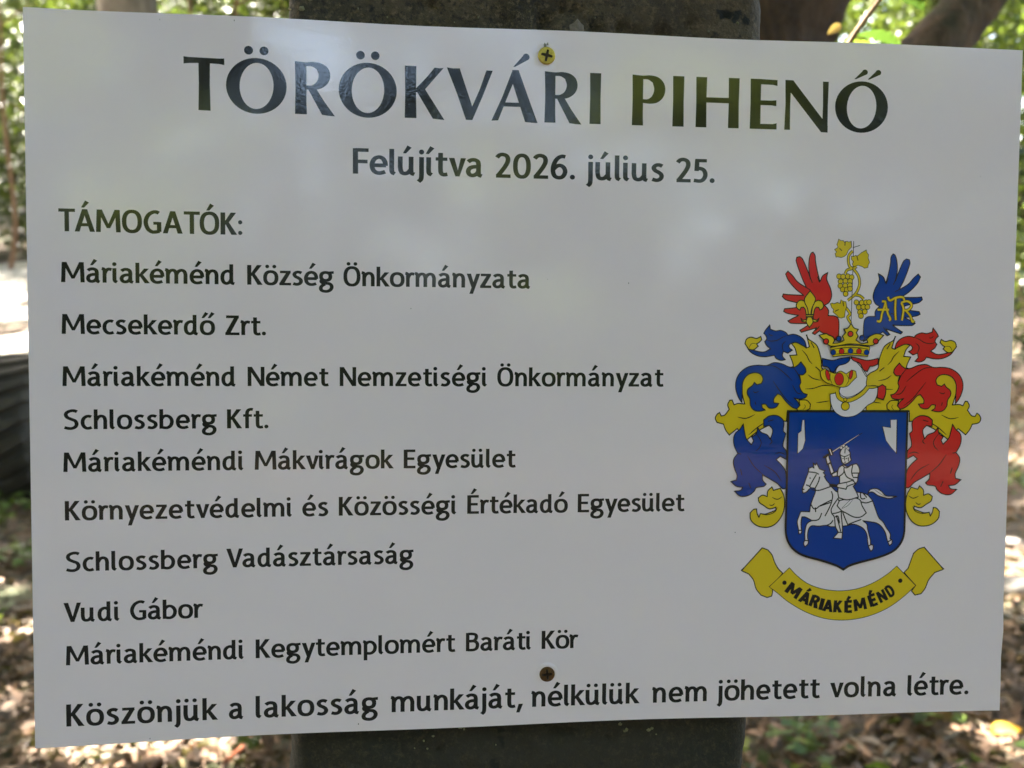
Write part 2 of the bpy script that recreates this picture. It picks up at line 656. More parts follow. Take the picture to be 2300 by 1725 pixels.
CK = [('P', (0, 1), (.165, 1), (.165, 0), (0, 0)), ('P', (.14, .43), (.14, .53), (.45, 1), (.65, 1), (.29, .50)), ('P', (.19, .53), (.32, .57), (.69, 0), (.48, 0))]
GLYPH = {
    'a': (.64, A_), 'á': (.64, A_ + [acute(.33)]),
    'b': (.66, [STEM, BOWL]),
    'c': (.52, [('S', (.48, .635), (.38, .672), (.25, .65), (.13, .54), (.085, .36), (.13, .17), (.25, .06), (.37, .052), (.50, .095))]),
    'd': (.68, [DBOWL, ('S', (.50, 1.02), (.50, .6), (.50, .2), (.525, .075), (.64, .035))]),
    'e': (.66, E_), 'é': (.66, E_ + [acute(.38)]),
    'f': (.46, [('S', (.48, .985), (.37, 1.0), (.25, .94), (.20, .80), (.20, .5), (.20, 0)), ('P', (.02, .73), (.43, .73), (.43, .615), (.02, .615))]),
    'g': (.68, [('E', .305, .475, .22, .203), ('P', (.40, .72), (.68, .745), (.68, .625), (.45, .60)),
                ('S', (.17, .32), (.095, .24), (.15, .15), (.33, .125), (.50, .095), (.59, -.03), (.55, -.18), (.42, -.275), (.24, -.285), (.10, -.225), (.075, -.11), (.14, .0), (.27, .085))]),
    'h': (.62, [STEM, ARCH]),
    'i': (.28, [TAIL(XH), IDOT]), 'í': (.28, [TAIL(XH), acute(.12)]),
    'j': (.22, [('S', (.125, XH), (.125, .4), (.125, .0), (.10, -.16), (.01, -.25)), ('D', .125, .93, .098)]),
    'k': (.60, [STEM, ('P', (.13, .30), (.13, .38), (.39, .73), (.585, .73), (.26, .355)), ('P', (.18, .40), (.30, .45), (.62, 0), (.42, 0))]),
    'l': (.28, [TAIL(1.02)]),
    'm': (1.02, [HOOK, ('S', (.105, .46), (.18, .61), (.31, .675), (.43, .63), (.483, .48), (.485, .3), (.485, 0)),
                 ('S', (.49, .46), (.58, .61), (.72, .675), (.84, .63), (.903, .48), (.905, .3), (.905, 0))]),
    'n': (.62, [HOOK, ARCH]),
    'o': (.70, [_O()]), 'ö': (.70, [_O()] + uml(.35)), 'ó': (.70, [_O(), acute(.37)]), 'ő': (.70, [_O()] + dacute(.35)),
    'p': (.66, [('S', (-.02, .70), (.055, .685), (.10, .61), (.103, .5), (.103, .0), (.103, -.32)), BOWL]),
    'r': (.44, [HOOK, ('S', (.105, .43), (.16, .58), (.27, .675), (.42, .655))]),
    's': (.49, [('S', (.44, .63), (.32, .677), (.18, .655), (.105, .555), (.16, .45), (.28, .385), (.39, .30), (.415, .19), (.34, .085), (.21, .05), (.05, .09))]),
    't': (.48, [('S', (.20, .92), (.20, .6), (.20, .28), (.225, .11), (.31, .055), (.46, .075)), ('P', (.02, .73), (.45, .73), (.45, .615), (.02, .615))]),
    'u': (.66, U_), 'ú': (.66, U_ + [acute(.33)]), 'ü': (.66, U_ + uml(.29)),
    'v': (.61, [('P', (0, .73), (.18, .73), (.375, 0), (.245, 0)), ('P', (.445, .73), (.61, .73), (.375, 0), (.285, 0))]),
    'y': (.63, [('P', (0, .73), (.18, .73), (.36, .10), (.30, 0), (.24, 0)), ('P', (.465, .73), (.63, .73), (.285, -.32), (.135, -.32))]),
    'z': (.54, [('P', (.03, .73), (.52, .73), (.52, .615), (.03, .615)), ('P', (0, .115), (.54, .115), (.54, 0), (0, 0)), ('P', (.34, .66), (.52, .66), (.20, .07), (.0, .07))]),
    'A': (.815, CA), 'Á': (.815, CA + [acute(.42, .21)]),
    'B': (.67, [('L', (.083, 1), (.083, 0)), ('S', (.09, .938), (.35, .935), (.49, .88), (.52, .755), (.46, .61), (.32, .545), (.09, .545)),
                ('S', (.09, .545), (.38, .545), (.54, .46), (.58, .30), (.52, .13), (.37, .062), (.09, .062))]),
    'E': (.58, CE), 'É': (.58, CE + [acute(.30, .21)]),
    'F': (.57, [CE[0], CE[1], ('P', (.1, .55), (.52, .55), (.52, .425), (.1, .425))]),
    'G': (.76, [('S', (.66, .90), (.54, .95), (.38, .93), (.19, .79), (.085, .50), (.17, .20), (.34, .06), (.50, .05), (.68, .09)), ('L', (.665, .06), (.665, .50)), ('P', (.43, .50), (.66, .50), (.66, .385), (.43, .385))]),
    'I': (.165, [('L', (.083, 1), (.083, 0))]),
    'K': (.69, CK),
    'M': (1.02, [('P', (.04, 1), (.19, 1), (.16, 0), (0, 0)), ('P', (.06, 1), (.225, 1), (.57, .18), (.46, .18)), ('P', (.805, 1), (.965, 1), (.57, .18), (.46, .18)), ('P', (.835, 1), (.985, 1), (1.02, 0), (.86, 0))]),
    'N': (.77, [('P', (0, 1), (.15, 1), (.15, 0), (0, 0)), ('P', (0, 1), (.175, 1), (.77, 0), (.60, 0)), ('P', (.62, 1), (.77, 1), (.77, 0), (.62, 0))]),
    'O': (.84, [CO]), 'Ó': (.84, [CO, acute(.44, .21)]), 'Ö': (.80, [('E', .40, .5, .317, .45)] + uml(.40, .20)),
    'S': (.66, [('S', (.60, .90), (.46, .955), (.29, .94), (.14, .86), (.09, .74), (.16, .61), (.33, .52), (.51, .43), (.575, .28), (.52, .13), (.38, .052), (.22, .045), (.02, .095))]),
    'T': (.69, [('P', (0, 1), (.69, 1), (.69, .875), (0, .875)), ('L', (.345, .95), (.345, 0))]),
    'V': (.77, [('P', (0, 1), (.185, 1), (.46, 0), (.315, 0)), ('P', (.60, 1), (.77, 1), (.46, 0), (.34, 0))]),
    'Z': (.66, [('P', (.04, 1), (.63, 1), (.63, .875), (.04, .875)), ('P', (0, .125), (.66, .125), (.66, 0), (0, 0)), ('P', (.44, .93), (.63, .93), (.21, .07), (.0, .07))]),
    '2': (.57, [('S', (.05, .80), (.15, .90), (.29, .925), (.43, .86), (.47, .71), (.41, .53), (.27, .31), (.09, .07)), ('P', (.02, .125), (.57, .125), (.57, 0), (.02, 0))]),
    '0': (.67, [('E', .335, .48, .252, .433)]),
    '6': (.64, [('S', (.56, .90), (.43, .92), (.27, .84), (.14, .64), (.085, .38), (.14, .14), (.29, .055), (.46, .10), (.555, .29), (.50, .47), (.36, .55), (.22, .51), (.11, .40))]),
    '5': (.56, [('P', (.08, .96), (.53, .96), (.53, .84), (.08, .84)), ('L', (.155, .92), (.135, .47)), ('S', (.10, .545), (.27, .575), (.42, .51), (.485, .34), (.43, .16), (.29, .065), (.03, .085))]),
    '.': (.20, [('D', .10, .09, .10)]),
    ':': (.20, [('D', .10, .09, .095), ('D', .10, .57, .095)]),
    ',': (.27, [('P', (.10, .17), (.27, .17), (.12, -.24), (0, -.24))]),
}
KERN = {'F': -.05, 'V': -.10, 'T': -.08, 'r': -.055, 'l': -.05, 'i': -.04, 'í': -.04, 't': -.04, 'f': -.04, 'y': -.06, 'v': -.07, 'z': -.02, 'd': -.02, 'K': -.03, 'k': -.04}


def draw_glyph(pr, ops, fn, col, a=.095, b=.073):
    """fn maps glyph units to mm on the sheet"""
    pr.layer = 0
    for op in ops:
        k, pts = op[0], list(op[1:])
        if k == 'P':
            pr.fill([fn(*p) for p in pts], col)
            nx, ny = pen(pts, (a - .077) * .8, (b - .062) * .5, True)
            A = [fn(p[0] + u, p[1] + v) for p, u, v in zip(pts, nx, ny)]
            B = [fn(p[0] - u, p[1] - v) for p, u, v in zip(pts, nx, ny)]
            mid = [((p[0] + q[0]) / 2, (p[1] + q[1]) / 2) for p, q in zip(A, B)]
            pr.strip(mid, [p[0] - m[0] for p, m in zip(A, mid)], [p[1] - m[1] for p, m in zip(A, mid)], col, True)
        elif k == 'D':
            x, y, r = pts
            pr.fill([fn(x + r * math.cos(t), y + r * math.sin(t)) for t in [2 * math.pi * i / 20 for i in range(20)]], col)
        elif k == 'E':
            cx, cy, rx, ry = pts
            n = 40
            e = 2 / 2.35
            ring = lambda ex, ey: [fn(cx + ex * math.copysign(abs(math.cos(t)) ** e, math.cos(t)), cy + ey * math.copysign(abs(math.sin(t)) ** e, math.sin(t))) for t in [2 * math.pi * i / n for i in range(n)]]
            pr.fill(ring(rx + a, ry + b), col, [ring(rx - a, ry - b)])
        else:
            c = spline2(pts, 7) if k == 'S' else pts
            nx, ny = pen(c, a, b)
            A = [fn(c[i][0] + nx[i], c[i][1] + ny[i]) for i in range(len(c))]
            B = [fn(c[i][0] - nx[i], c[i][1] - ny[i]) for i in range(len(c))]
            mid = [((p[0] + q[0]) / 2, (p[1] + q[1]) / 2) for p, q in zip(A, B)]
            pr.strip(mid, [p[0] - m[0] for p, m in zip(A, mid)], [p[1] - m[1] for p, m in zip(A, mid)], col)


def glyph_extent(g):
    xs = []
    for op in GLYPH[g][1]:
        if op[0] == 'D':
            xs += [op[1] - op[3], op[1] + op[3]]
        elif op[0] == 'E':
            xs += [op[1] - op[3] - .083, op[1] + op[3] + .083]
        else:
            pad = .06 if op[0] == 'S' else (.083 if op[0] == 'L' else 0)
            xs += [p[0] - pad for p in op[1:]] + [p[0] + pad for p in op[1:]]
    return min(xs), max(xs)


def word(pr, text, x0, x1, base, cap, col):
    """set a word between x0 and x1: letters keep one width, the spacing takes up the rest"""
    xs, x = [], 0.0
    for g in text:
        xs.append(x)
        x += GLYPH[g][0] + KERN.get(g, 0) + (-.02 if g in 'oöóőeéc' else 0)
    lo = glyph_extent(text[0])[0]
    nat = xs[-1] + min(glyph_extent(text[-1])[1], GLYPH[text[-1]][0] + .02) - lo
    n = len(text) - 1
    k = 1.07 if text != 'TÁMOGATÓK:' else 1.0
    W = (x1 - x0) / cap
    gap = (W / k - nat) / n if n else 0
    if not n or not .05 < gap < .14:
        gap = min(.14, max(.05, gap)) if n else 0
        k = W / (nat + n * gap)
    s = k * cap
    a, b = (.090, .074) if text != 'TÁMOGATÓK:' else (.097, .077)
    for i, (g, gx) in enumerate(zip(text, xs)):
        draw_glyph(pr, GLYPH[g][1], lambda u, v: (x0 + (gx + i * gap + u - lo) * s, base + v * cap), col, a, b)


# --- display capitals of the title, flared; unit = cap height
def ellipse(cx, cy, rx, ry, n=48, tilt=0.0):
    return [(cx + rx * math.cos(t) - tilt * ry * math.sin(t), cy + ry * math.sin(t)) for t in [2 * math.pi * i / n for i in range(n)]]


RB_OUT = [(0, 1), (.21, .985), (.37, .995), (.53, .965), (.64, .88), (.68, .745), (.64, .61), (.53, .515), (.40, .475), (.22, .47), (.222, .2), (.23, 0), (0, 0), (.01, .5)]
RB_IN = [(.22, .915), (.33, .91), (.42, .86), (.455, .745), (.42, .625), (.33, .555), (.22, .545)]
TEAR = lambda x, y, dx, dy, r: [('P', (x, y), (x + .035, y), (x + dx + r * .75, y + dy - r * .7), (x + dx + r * .2, y + dy + r), (x + dx - r * .7, y + dy + r * .55)), ('D', x + dx, y + dy, r)]
DISPLAY = {
    'T': (.757, [('P', (0, 1.0), (.10, .99), (.66, .985), (.757, .99), (.757, .865), (.66, .882), (.49, .885), (.485, .5), (.495, 0), (.27, .005), (.28, .5), (.275, .885), (.10, .878), (0, .865))]),
    'O': (1.10, [('R', ellipse(.55, .5, .55, .525), ellipse(.553, .50, .307, .435, tilt=-.03))]),
    'R': (.77, [('R', RB_OUT, RB_IN), ('P', (.24, .50), (.41, .49), (.56, .26), (.77, -.02), (.65, -.015), (.52, .0))]),
    'K': (.76, [('P', (0, 1), (.22, 1), (.215, .5), (.225, 0), (0, 0), (.008, .5)), ('P', (.21, .49), (.22, .58), (.45, .83), (.57, .985), (.66, .975), (.745, .985), (.38, .55)), ('P', (.225, .52), (.37, .59), (.56, .30), (.765, -.02), (.65, -.01), (.54, 0))]),
    'V': (.89, [('P', (0, 1.0), (.12, .985), (.25, .99), (.50, .25), (.50, 0), (.375, 0), (.2, .5)), ('P', (.765, .97), (.89, .97), (.69, .45), (.50, 0), (.42, 0.0), (.49, .25), (.64, .6))]),
    'A': (.90, [('P', (0, 0), (.13, .01), (.30, .45), (.44, .80), (.48, 1), (.405, 1), (.2, .45)), ('P', (.395, 1), (.52, 1), (.72, .46), (.90, -.02), (.78, -.015), (.655, -.005), (.52, .40), (.40, .76)), ('P', (.2, .365), (.62, .365), (.65, .285), (.17, .285))]),
    'I': (.215, [('P', (0, 1), (.215, 1), (.208, .5), (.215, 0), (0, 0), (.007, .5))]),
    'P': (.65, [('R', [(0, 1), (.21, .985), (.36, .995), (.51, .96), (.615, .86), (.65, .72), (.61, .57), (.50, .465), (.36, .435), (.215, .445), (.215, .2), (.222, 0), (0, 0), (.008, .5)],
                 [(.213, .915), (.31, .91), (.40, .85), (.43, .72), (.39, .59), (.31, .525), (.213, .52)])]),
    'H': (.86, [('P', (0, 1), (.215, 1), (.208, .5), (.215, 0), (0, 0), (.007, .5)), ('P', (.645, 1), (.86, 1), (.853, .5), (.86, 0), (.645, 0), (.652, .5)), ('P', (.2, .60), (.66, .60), (.66, .495), (.2, .495))]),
    'E': (.545, [('P', (0, 1), (.215, 1), (.212, .5), (.215, 0), (0, 0), (.007, .5)), ('P', (.2, 1), (.545, .99), (.545, .87), (.46, .89), (.2, .895)), ('P', (.2, .575), (.43, .575), (.53, .585), (.53, .465), (.43, .48), (.2, .48)), ('P', (.2, .105), (.46, .105), (.545, .125), (.545, 0), (.2, 0))]),
    'N': (.85, [('P', (.0, 1), (.115, .95), (.105, .5), (.11, 0), (0, 0), (.012, .5)), ('P', (0, 1), (.155, .995), (.85, .10), (.85, -.035), (.72, -.03), (.10, .76), (.02, .88)), ('P', (.735, .99), (.85, .99), (.842, .5), (.848, 0), (.74, .06), (.745, .5))]),
}
DISPLAY['Ö'] = (1.10, DISPLAY['O'][1] + [('D', .41, 1.165, .082), ('D', .69, 1.165, .082)])
DISPLAY['Ő'] = (1.03, [('R', ellipse(.515, .5, .515, .52), ellipse(.517, .50, .285, .43, tilt=-.03))] + TEAR(.36, 1.06, .205, .145, .055) + TEAR(.62, 1.06, .205, .145, .055))
DISPLAY['Á'] = (.90, DISPLAY['A'][1] + TEAR(.415, 1.06, .25, .20, .066))


def display(pr, g, x0, x1, base, cap, col):
    w, ops = DISPLAY[g]
    s = (x1 - x0) / w
    fn = lambda u, v: (x0 + u * s, base + v * cap)
    pr.layer = 0
    for op in ops:
        if op[0] == 'P':
            pr.fill([fn(*p) for p in op[1:]], col)
        elif op[0] == 'R':
            sm = (lambda q: q) if len(op[1]) > 30 else (lambda q: spline2(q, 5, True, 38))
            pr.fill([fn(*p) for p in sm(op[1])], col, [[fn(*p) for p in sm(op[2])]])
        elif op[0] == 'D':
            pr.fill([fn(op[1] + op[3] * math.cos(t), op[2] + op[3] * math.sin(t)) for t in [2 * math.pi * i / 24 for i in range(24)]], col)


LINES = [
    (87.34, 10.38, [('Felújítva', -81.84, -27.8), ('2026.', -22.76, 11.27), ('július', 15.99, 49.8), ('25.', 55.18, 72.28)]),
    (61.23, 8.93, [('TÁMOGATÓK:', -197.88, -126.65)]),
    (41.0, 8.05, [('Máriakéménd', -197.18, -129.41), ('Község', -124.68, -89.87), ('Önkormányzata', -85.79, -7.24)]),
    (20.33, 7.95, [('Mecsekerdő', -197.25, -137.79), ('Zrt.', -133.63, -117.36)]),
    (-0.63, 7.94, [('Máriakéménd', -197.24, -129.35), ('Német', -124.71, -91.67), ('Nemzetiségi', -87.26, -25.5), ('Önkormányzat', -21.18, 51.49)]),
    (-18.12, 7.88, [('Schlossberg', -197.35, -137.4), ('Kft.', -133.08, -116.52)]),
    (-35.39, 7.88, [('Máriakéméndi', -197.37, -126.55), ('Mákvirágok', -122.04, -64.99), ('Egyesület', -60.6, -12.76)]),
    (-55.17, 7.93, [('Környezetvédelmi', -197.05, -106.91), ('és', -102.65, -92.19), ('Közösségi', -87.66, -38.19), ('Értékadó', -33.55, 9.83), ('Egyesület', 14.31, 61.8)]),
    (-76.1, 7.89, [('Schlossberg', -197.36, -137.32), ('Vadásztársaság', -133.7, -56.52)]),
    (-96.88, 7.89, [('Vudi', -198.08, -176.36), ('Gábor', -172.11, -143.1)]),
    (-114.78, 7.97, [('Máriakéméndi', -197.48, -126.8), ('Kegytemplomért', -122.01, -38.19), ('Baráti', -33.82, -5.43), ('Kör', -0.82, 15.39)]),
    (-140.24, 9.19, [('Köszönjük', -197.65, -137.74), ('a', -132.96, -127.04), ('lakosság', -121.98, -71.41), ('munkáját,', -66.43, -8.98), ('nélkülük', -5.74, 42.79), ('nem', 47.96, 72.92), ('jöhetett', 77.77, 125.46), ('volna', 130.03, 161.16), ('létre.', 166.3, 194.87)]),
]
TITLE_BASE, TITLE_CAP = 110.86, 21.28
TITLE = [('T', -149.33, -133.39), ('Ö', -132.77, -108.72), ('R', -105.4, -89.29), ('Ö', -87.76, -64.05), ('K', -60.74, -44.36), ('V', -43.38, -24.15), ('Á', -24.58, -5.0), ('R', -2.11, 13.77), ('I', 17.22, 22.02), ('P', 35.52, 49.89), ('I', 53.2, 58.16), ('H', 63.37, 82.45), ('E', 87.34, 99.3), ('N', 102.78, 122.23), ('Ő', 125.28, 149.19)]
BANNER = [('M', [107.71, -91.61], [113.21, -95.34], [111.57, -87.49]), ('Á', [113.98, -95.97], [118.44, -98.09], [117.97, -91.91]), ('R', [118.75, -98.1], [122.9, -99.72], [120.21, -93.49]), ('I', [123.41, -100.04], [125.32, -100.5], [124.65, -94.31]), ('A', [125.32, -100.69], [129.9, -101.39], [128.14, -94.86]), ('K', [130.4, -101.4], [134.46, -101.6], [130.69, -95.52]), ('É', [135.61, -101.68], [139.41, -101.57], [135.45, -95.73]), ('M', [140.36, -101.27], [146.05, -100.13], [140.19, -95.19]), ('É', [147.75, -99.41], [151.4, -98.04], [145.68, -93.91]), ('N', [152.35, -97.75], [155.8, -95.94], [150.09, -92.43]), ('D', [156.55, -95.32], [159.43, -93.38], [153.73, -90.62])]
COAT = [
('mantling','P','yellow',0.48,1,[(114.96,22.36),(115.89,20.39),(117.97,19.1),(119.77,17.59),(120.89,15.05),(121.99,11.09),(122.37,7.68),(125.95,5.43),(130.81,-0.24),(130.89,-3.09),(127.37,-3.67),(126.69,-11.2),(107.02,-11.21),(106.84,-15.93),(104.78,-15.64),(99.56,-17.34),(94.37,-19.89),(88.65,-24.25),(87.56,-22.43),(84.58,-19.02),(81.04,-21.84),(79.37,-19.58),(78.33,-17.03),(75.43,-16.29),(74.64,-14.48),(75.36,-12.79),(76.5,-11.94),(77.28,-13.47),(78.83,-13.07),(80.81,-10.53),(80.07,-8.56),(81.01,-6.58),(82,-6.47),(82.97,-8.56),(84.81,-7.99),(87.72,-8.27),(86.45,-3.19),(86.46,1.33),(88.59,4.71),(92.05,5.69),(94.8,4.85),(95.9,2.77),(101.34,6.46),(109.47,8.19),(108.83,10.45),(107.6,13.16),(110.8,13.4),(109.85,16.39),(108.23,18.36),(111.53,19.51),(115,16.42),(116.39,17)]),
('mantling','P','yellow',0.48,1,[(154.09,16.71),(155.49,16.12),(159.07,19.13),(162.4,17.93),(160.71,16.01),(159.69,13.07),(162.95,12.78),(161.64,10.12),(160.94,7.89),(169.21,6.08),(174.72,2.38),(175.89,4.42),(178.73,5.21),(182.28,4.22),(184.41,0.87),(184.34,-3.56),(182.93,-8.54),(185.94,-8.28),(187.84,-8.85),(188.88,-6.81),(189.9,-6.93),(190.84,-8.87),(190.03,-10.8),(192.03,-13.29),(193.64,-13.69),(194.49,-12.2),(195.65,-13.03),(196.37,-14.69),(195.51,-16.45),(192.47,-17.17),(191.34,-19.66),(189.56,-21.87),(185.95,-19.1),(182.81,-22.44),(181.65,-24.23),(175.84,-19.94),(170.56,-17.42),(165.26,-15.73),(163.16,-16),(163.07,-11.34),(143.16,-11.23),(142.61,-3.73),(139.08,-3.12),(139.21,-0.28),(144.2,5.33),(147.86,7.54),(148.31,10.92),(149.49,14.84),(150.67,17.35),(152.52,18.83),(154.65,20.07),(155.63,22.01)]),
('mantling','L','line',0.44,1,[(113.09,15.56),(115.19,13.31),(116.42,11.06),(117.93,9.36)]),
('mantling','L','line',0.44,1,[(157.41,15.24),(155.23,13.04),(153.94,10.82),(152.38,9.15)]),
('mantling','L','line',0.44,1,[(114.98,-1.54),(118.49,-1.3),(123.16,0.02),(127.87,-0.25)]),
('mantling','L','line',0.44,1,[(155.16,-1.7),(151.61,-1.44),(146.92,-0.09),(142.17,-0.31)]),
('mantling','L','line',0.44,1,[(115.99,4.82),(118.38,3.13),(121.92,2.29)]),
('mantling','L','line',0.44,1,[(154.26,4.62),(151.81,2.96),(148.21,2.16)]),
('mantling','L','line',0.44,1,[(120.12,-7.67),(123.35,-7.21),(125.98,-6.81)]),
('mantling','L','line',0.44,1,[(149.84,-7.76),(146.6,-7.28),(143.95,-6.86)]),
('mantling','L','line',0.44,1,[(84.65,-13.93),(88.43,-14.49),(92.47,-12.8)]),
('mantling','L','line',0.44,1,[(185.99,-14.11),(182.06,-14.65),(177.94,-12.97)]),
('mantling','L','line',0.44,1,[(89.76,-21.87),(93.76,-18.47),(98.36,-15.64)]),
('mantling','L','line',0.44,1,[(180.55,-21.89),(176.5,-18.54),(171.83,-15.74)]),
('mantling','L','line',0.44,1,[(117.1,18.98),(118.62,16.45)]),
('mantling','L','line',0.44,1,[(153.4,18.7),(151.81,16.2)]),
('mantling','L','line',0.44,1,[(119.42,8.24),(121.52,6.54)]),
('mantling','L','line',0.44,1,[(150.85,8.05),(148.7,6.39)]),
('mantling','P','blue',0.48,1,[(98.26,26.44),(98.48,24.59),(100.94,23.82),(103.26,24.07),(105.61,23.13),(106.51,22.01),(109.12,22.42),(112.06,21.49),(114.16,19.53),(115.11,16.59),(112.74,17.82),(110.38,18.82),(108.05,18.47),(107.03,17.5),(107.4,16.37),(108.71,15.54),(106.7,14.11),(104.64,14.95),(104.22,12.97),(105.6,11.28),(103.57,10.99),(101.51,11.82),(100.6,13.23),(96.55,12.53),(93.05,12.91),(89.83,14.57),(88.04,16.92),(91.84,15.15),(95.92,14.61),(98.79,16.04),(97.02,17.43),(96.11,19.12),(96.95,20.25),(96.63,21.65),(95.62,22.77),(96.4,24.18)]),
('mantling','P','red',0.48,1,[(174.63,23.48),(175.4,22.08),(174.34,20.99),(173.98,19.62),(174.83,18.49),(173.86,16.84),(172.01,15.5),(174.93,14.05),(179.14,14.52),(183.1,16.2),(181.21,13.92),(177.85,12.33),(174.25,12.01),(170.1,12.75),(169.14,11.38),(167.02,10.58),(164.95,10.9),(166.39,12.55),(166,14.51),(163.88,13.71),(161.86,15.15),(163.21,15.96),(163.62,17.07),(162.59,18.04),(160.22,18.43),(157.8,17.48),(155.37,16.29),(156.4,19.19),(158.56,21.1),(161.57,21.98),(164.23,21.52),(165.17,22.61),(167.59,23.5),(169.96,23.21),(172.5,23.92),(172.76,25.75)]),
('mantling','L','line',0.4,1,[(96.96,19.97),(98.71,19.42),(101.61,19.72),(104.2,21.15),(106.22,21.95)]),
('mantling','L','line',0.4,1,[(173.97,19.34),(172.16,18.83),(169.19,19.17),(166.57,20.63),(164.52,21.46)]),
('mantling','L','line',0.4,1,[(97.76,22.79),(98.65,21.95),(99.82,21.96)]),
('mantling','L','line',0.4,1,[(173.2,22.13),(172.27,21.32),(171.08,21.35)]),
('mantling','L','line',0.4,1,[(104.64,14.95),(104.11,17.76),(105.7,19.47)]),
('mantling','L','line',0.4,1,[(166,14.51),(166.6,17.28),(165.01,18.99)]),
('mantling','P','yellow',0.48,1,[(88.21,16.81),(87.26,18.21),(87.97,20.18),(89.97,21.04),(92.3,20.49),(94.31,21.35),(94.75,19.95),(93.5,18.7),(92.47,18.13),(93.25,17.13),(91.14,15.54),(89.05,15.86)]),
('mantling','P','yellow',0.48,1,[(182.04,15.17),(179.87,14.89),(177.73,16.48),(178.55,17.46),(177.5,18.04),(176.24,19.29),(176.72,20.66),(178.77,19.78),(181.18,20.28),(183.24,19.4),(183.93,17.45),(182.92,16.1)]),
('mantling','L','line',0.25,1,[(89.04,16.26),(90.33,18.23),(92.47,18.13)]),
('mantling','L','line',0.25,1,[(182.06,15.56),(180.77,17.52),(178.55,17.46)]),
('mantling','P','blue',0.48,1,[(86.43,-7.71),(84.63,-4.88),(83.5,-0.94),(83.83,2.73),(85.67,5.83),(89.1,8.1),(93.15,8.79),(97.22,8.7),(100.68,9.96),(104.19,9.41),(107.13,8.18),(109.48,7.91),(111.5,9.05),(112.63,10.36),(114.75,7.65),(115.08,5.95),(113.77,4.7),(112.19,4.8),(112.85,1.41),(112.31,-0.3),(113.85,-3.13),(115.92,-3.98),(115.08,-5.4),(112.45,-5.97),(109.92,-5.52),(111.6,-7.11),(112.54,-9.39),(111.98,-10.52),(109.32,-9.67),(106.33,-7.12),(103.93,-4.29),(102.46,-3.72),(100.76,-5.99),(100.8,-7.69),(103.14,-7.97),(101.72,-9.68),(98.81,-9.96),(97.02,-8.26),(95.39,-8.38),(95.61,-9.96),(97.08,-10.81),(94.18,-11.38),(91.84,-10.81),(90.34,-8.83),(89.99,-6.01),(88.78,-3.75),(89.03,-1.77),(91.02,-0.07),(91.86,1.23),(93.05,0.22),(95.07,0.79),(95.72,2.77),(94.69,4.74),(92.06,5.57),(88.6,4.43),(86.64,1.33),(86.45,-3.19)]),
('mantling','P','red',0.48,1,[(184.34,-3.56),(184.23,0.87),(182.27,3.94),(178.73,5.1),(176,4.31),(174.9,2.38),(175.53,0.42),(177.6,-0.16),(178.84,0.83),(179.68,-0.46),(181.71,-2.15),(181.92,-4.09),(180.63,-6.3),(180.21,-9.08),(178.62,-11.02),(176.21,-11.57),(173.24,-10.99),(174.77,-10.16),(175.02,-8.6),(173.35,-8.48),(171.48,-10.15),(168.51,-9.85),(167.09,-8.16),(169.49,-7.9),(169.56,-6.22),(167.87,-3.96),(166.35,-4.51),(163.84,-7.29),(160.75,-9.8),(158.03,-10.63),(157.49,-9.5),(158.48,-7.26),(160.22,-5.69),(157.64,-6.12),(154.99,-5.54),(154.16,-4.12),(156.28,-3.29),(157.89,-0.49),(157.37,1.2),(158.12,4.56),(156.51,4.47),(155.2,5.73),(155.57,7.41),(157.77,10.07),(158.9,8.76),(160.93,7.61),(163.32,7.85),(166.36,9.03),(169.96,9.52),(173.48,8.24),(177.67,8.28),(181.83,7.55),(185.32,5.28),(187.17,2.22),(187.44,-1.38),(186.19,-5.24),(184.27,-8)]),
('mantling','L','line',0.42,1,[(97.22,8.7),(101.3,8.15),(106.05,4.78),(109.04,1.96)]),
('mantling','L','line',0.42,1,[(173.48,8.24),(169.28,7.75),(164.37,4.47),(161.26,1.71)]),
('mantling','L','line',0.42,1,[(100.28,1.93),(102.7,-1.46),(106.31,-5.98),(109.89,-8.82)]),
('mantling','L','line',0.42,1,[(170.2,1.6),(167.67,-1.72),(163.89,-6.17),(160.19,-8.96)]),
('mantling','L','line',0.42,1,[(109.48,7.63),(111.6,4.8),(112.85,1.41)]),
('mantling','L','line',0.42,1,[(160.92,7.33),(158.71,4.55),(157.37,1.2)]),
('mantling','L','line',0.42,1,[(109.08,0.26),(111.21,-3.14),(113.57,-3.81)]),
('mantling','L','line',0.42,1,[(161.19,0.03),(158.96,-3.32),(156.55,-3.97)]),
('mantling','L','line',0.42,1,[(91.37,-2.61),(92.25,-3.18),(93.98,-2.61)]),
('mantling','L','line',0.42,1,[(179.27,-2.96),(178.35,-3.5),(176.58,-2.93)]),
('mantling','L','line',0.42,1,[(92.34,-7.14),(92.66,-8.55)]),
('mantling','L','line',0.42,1,[(178.18,-7.4),(177.82,-8.79)]),
('mantling','P','yellow',0.48,1,[(112.17,-6.43),(115.69,-6.54),(117.49,-8.24),(117.25,-10.23),(115.22,-11.2),(112.41,-11.26),(111.21,-10.41),(112.7,-8.82)]),
('mantling','P','yellow',0.48,1,[(157.34,-8.94),(158.81,-10.53),(157.59,-11.36),(154.73,-11.29),(152.69,-10.32),(152.49,-8.34),(154.34,-6.66),(157.92,-6.57)]),
('mantling','L','line',0.25,1,[(114.04,-10.81),(115.18,-9.38),(114.68,-8.25)]),
('mantling','L','line',0.25,1,[(155.94,-10.9),(154.81,-9.49),(155.34,-8.36)]),
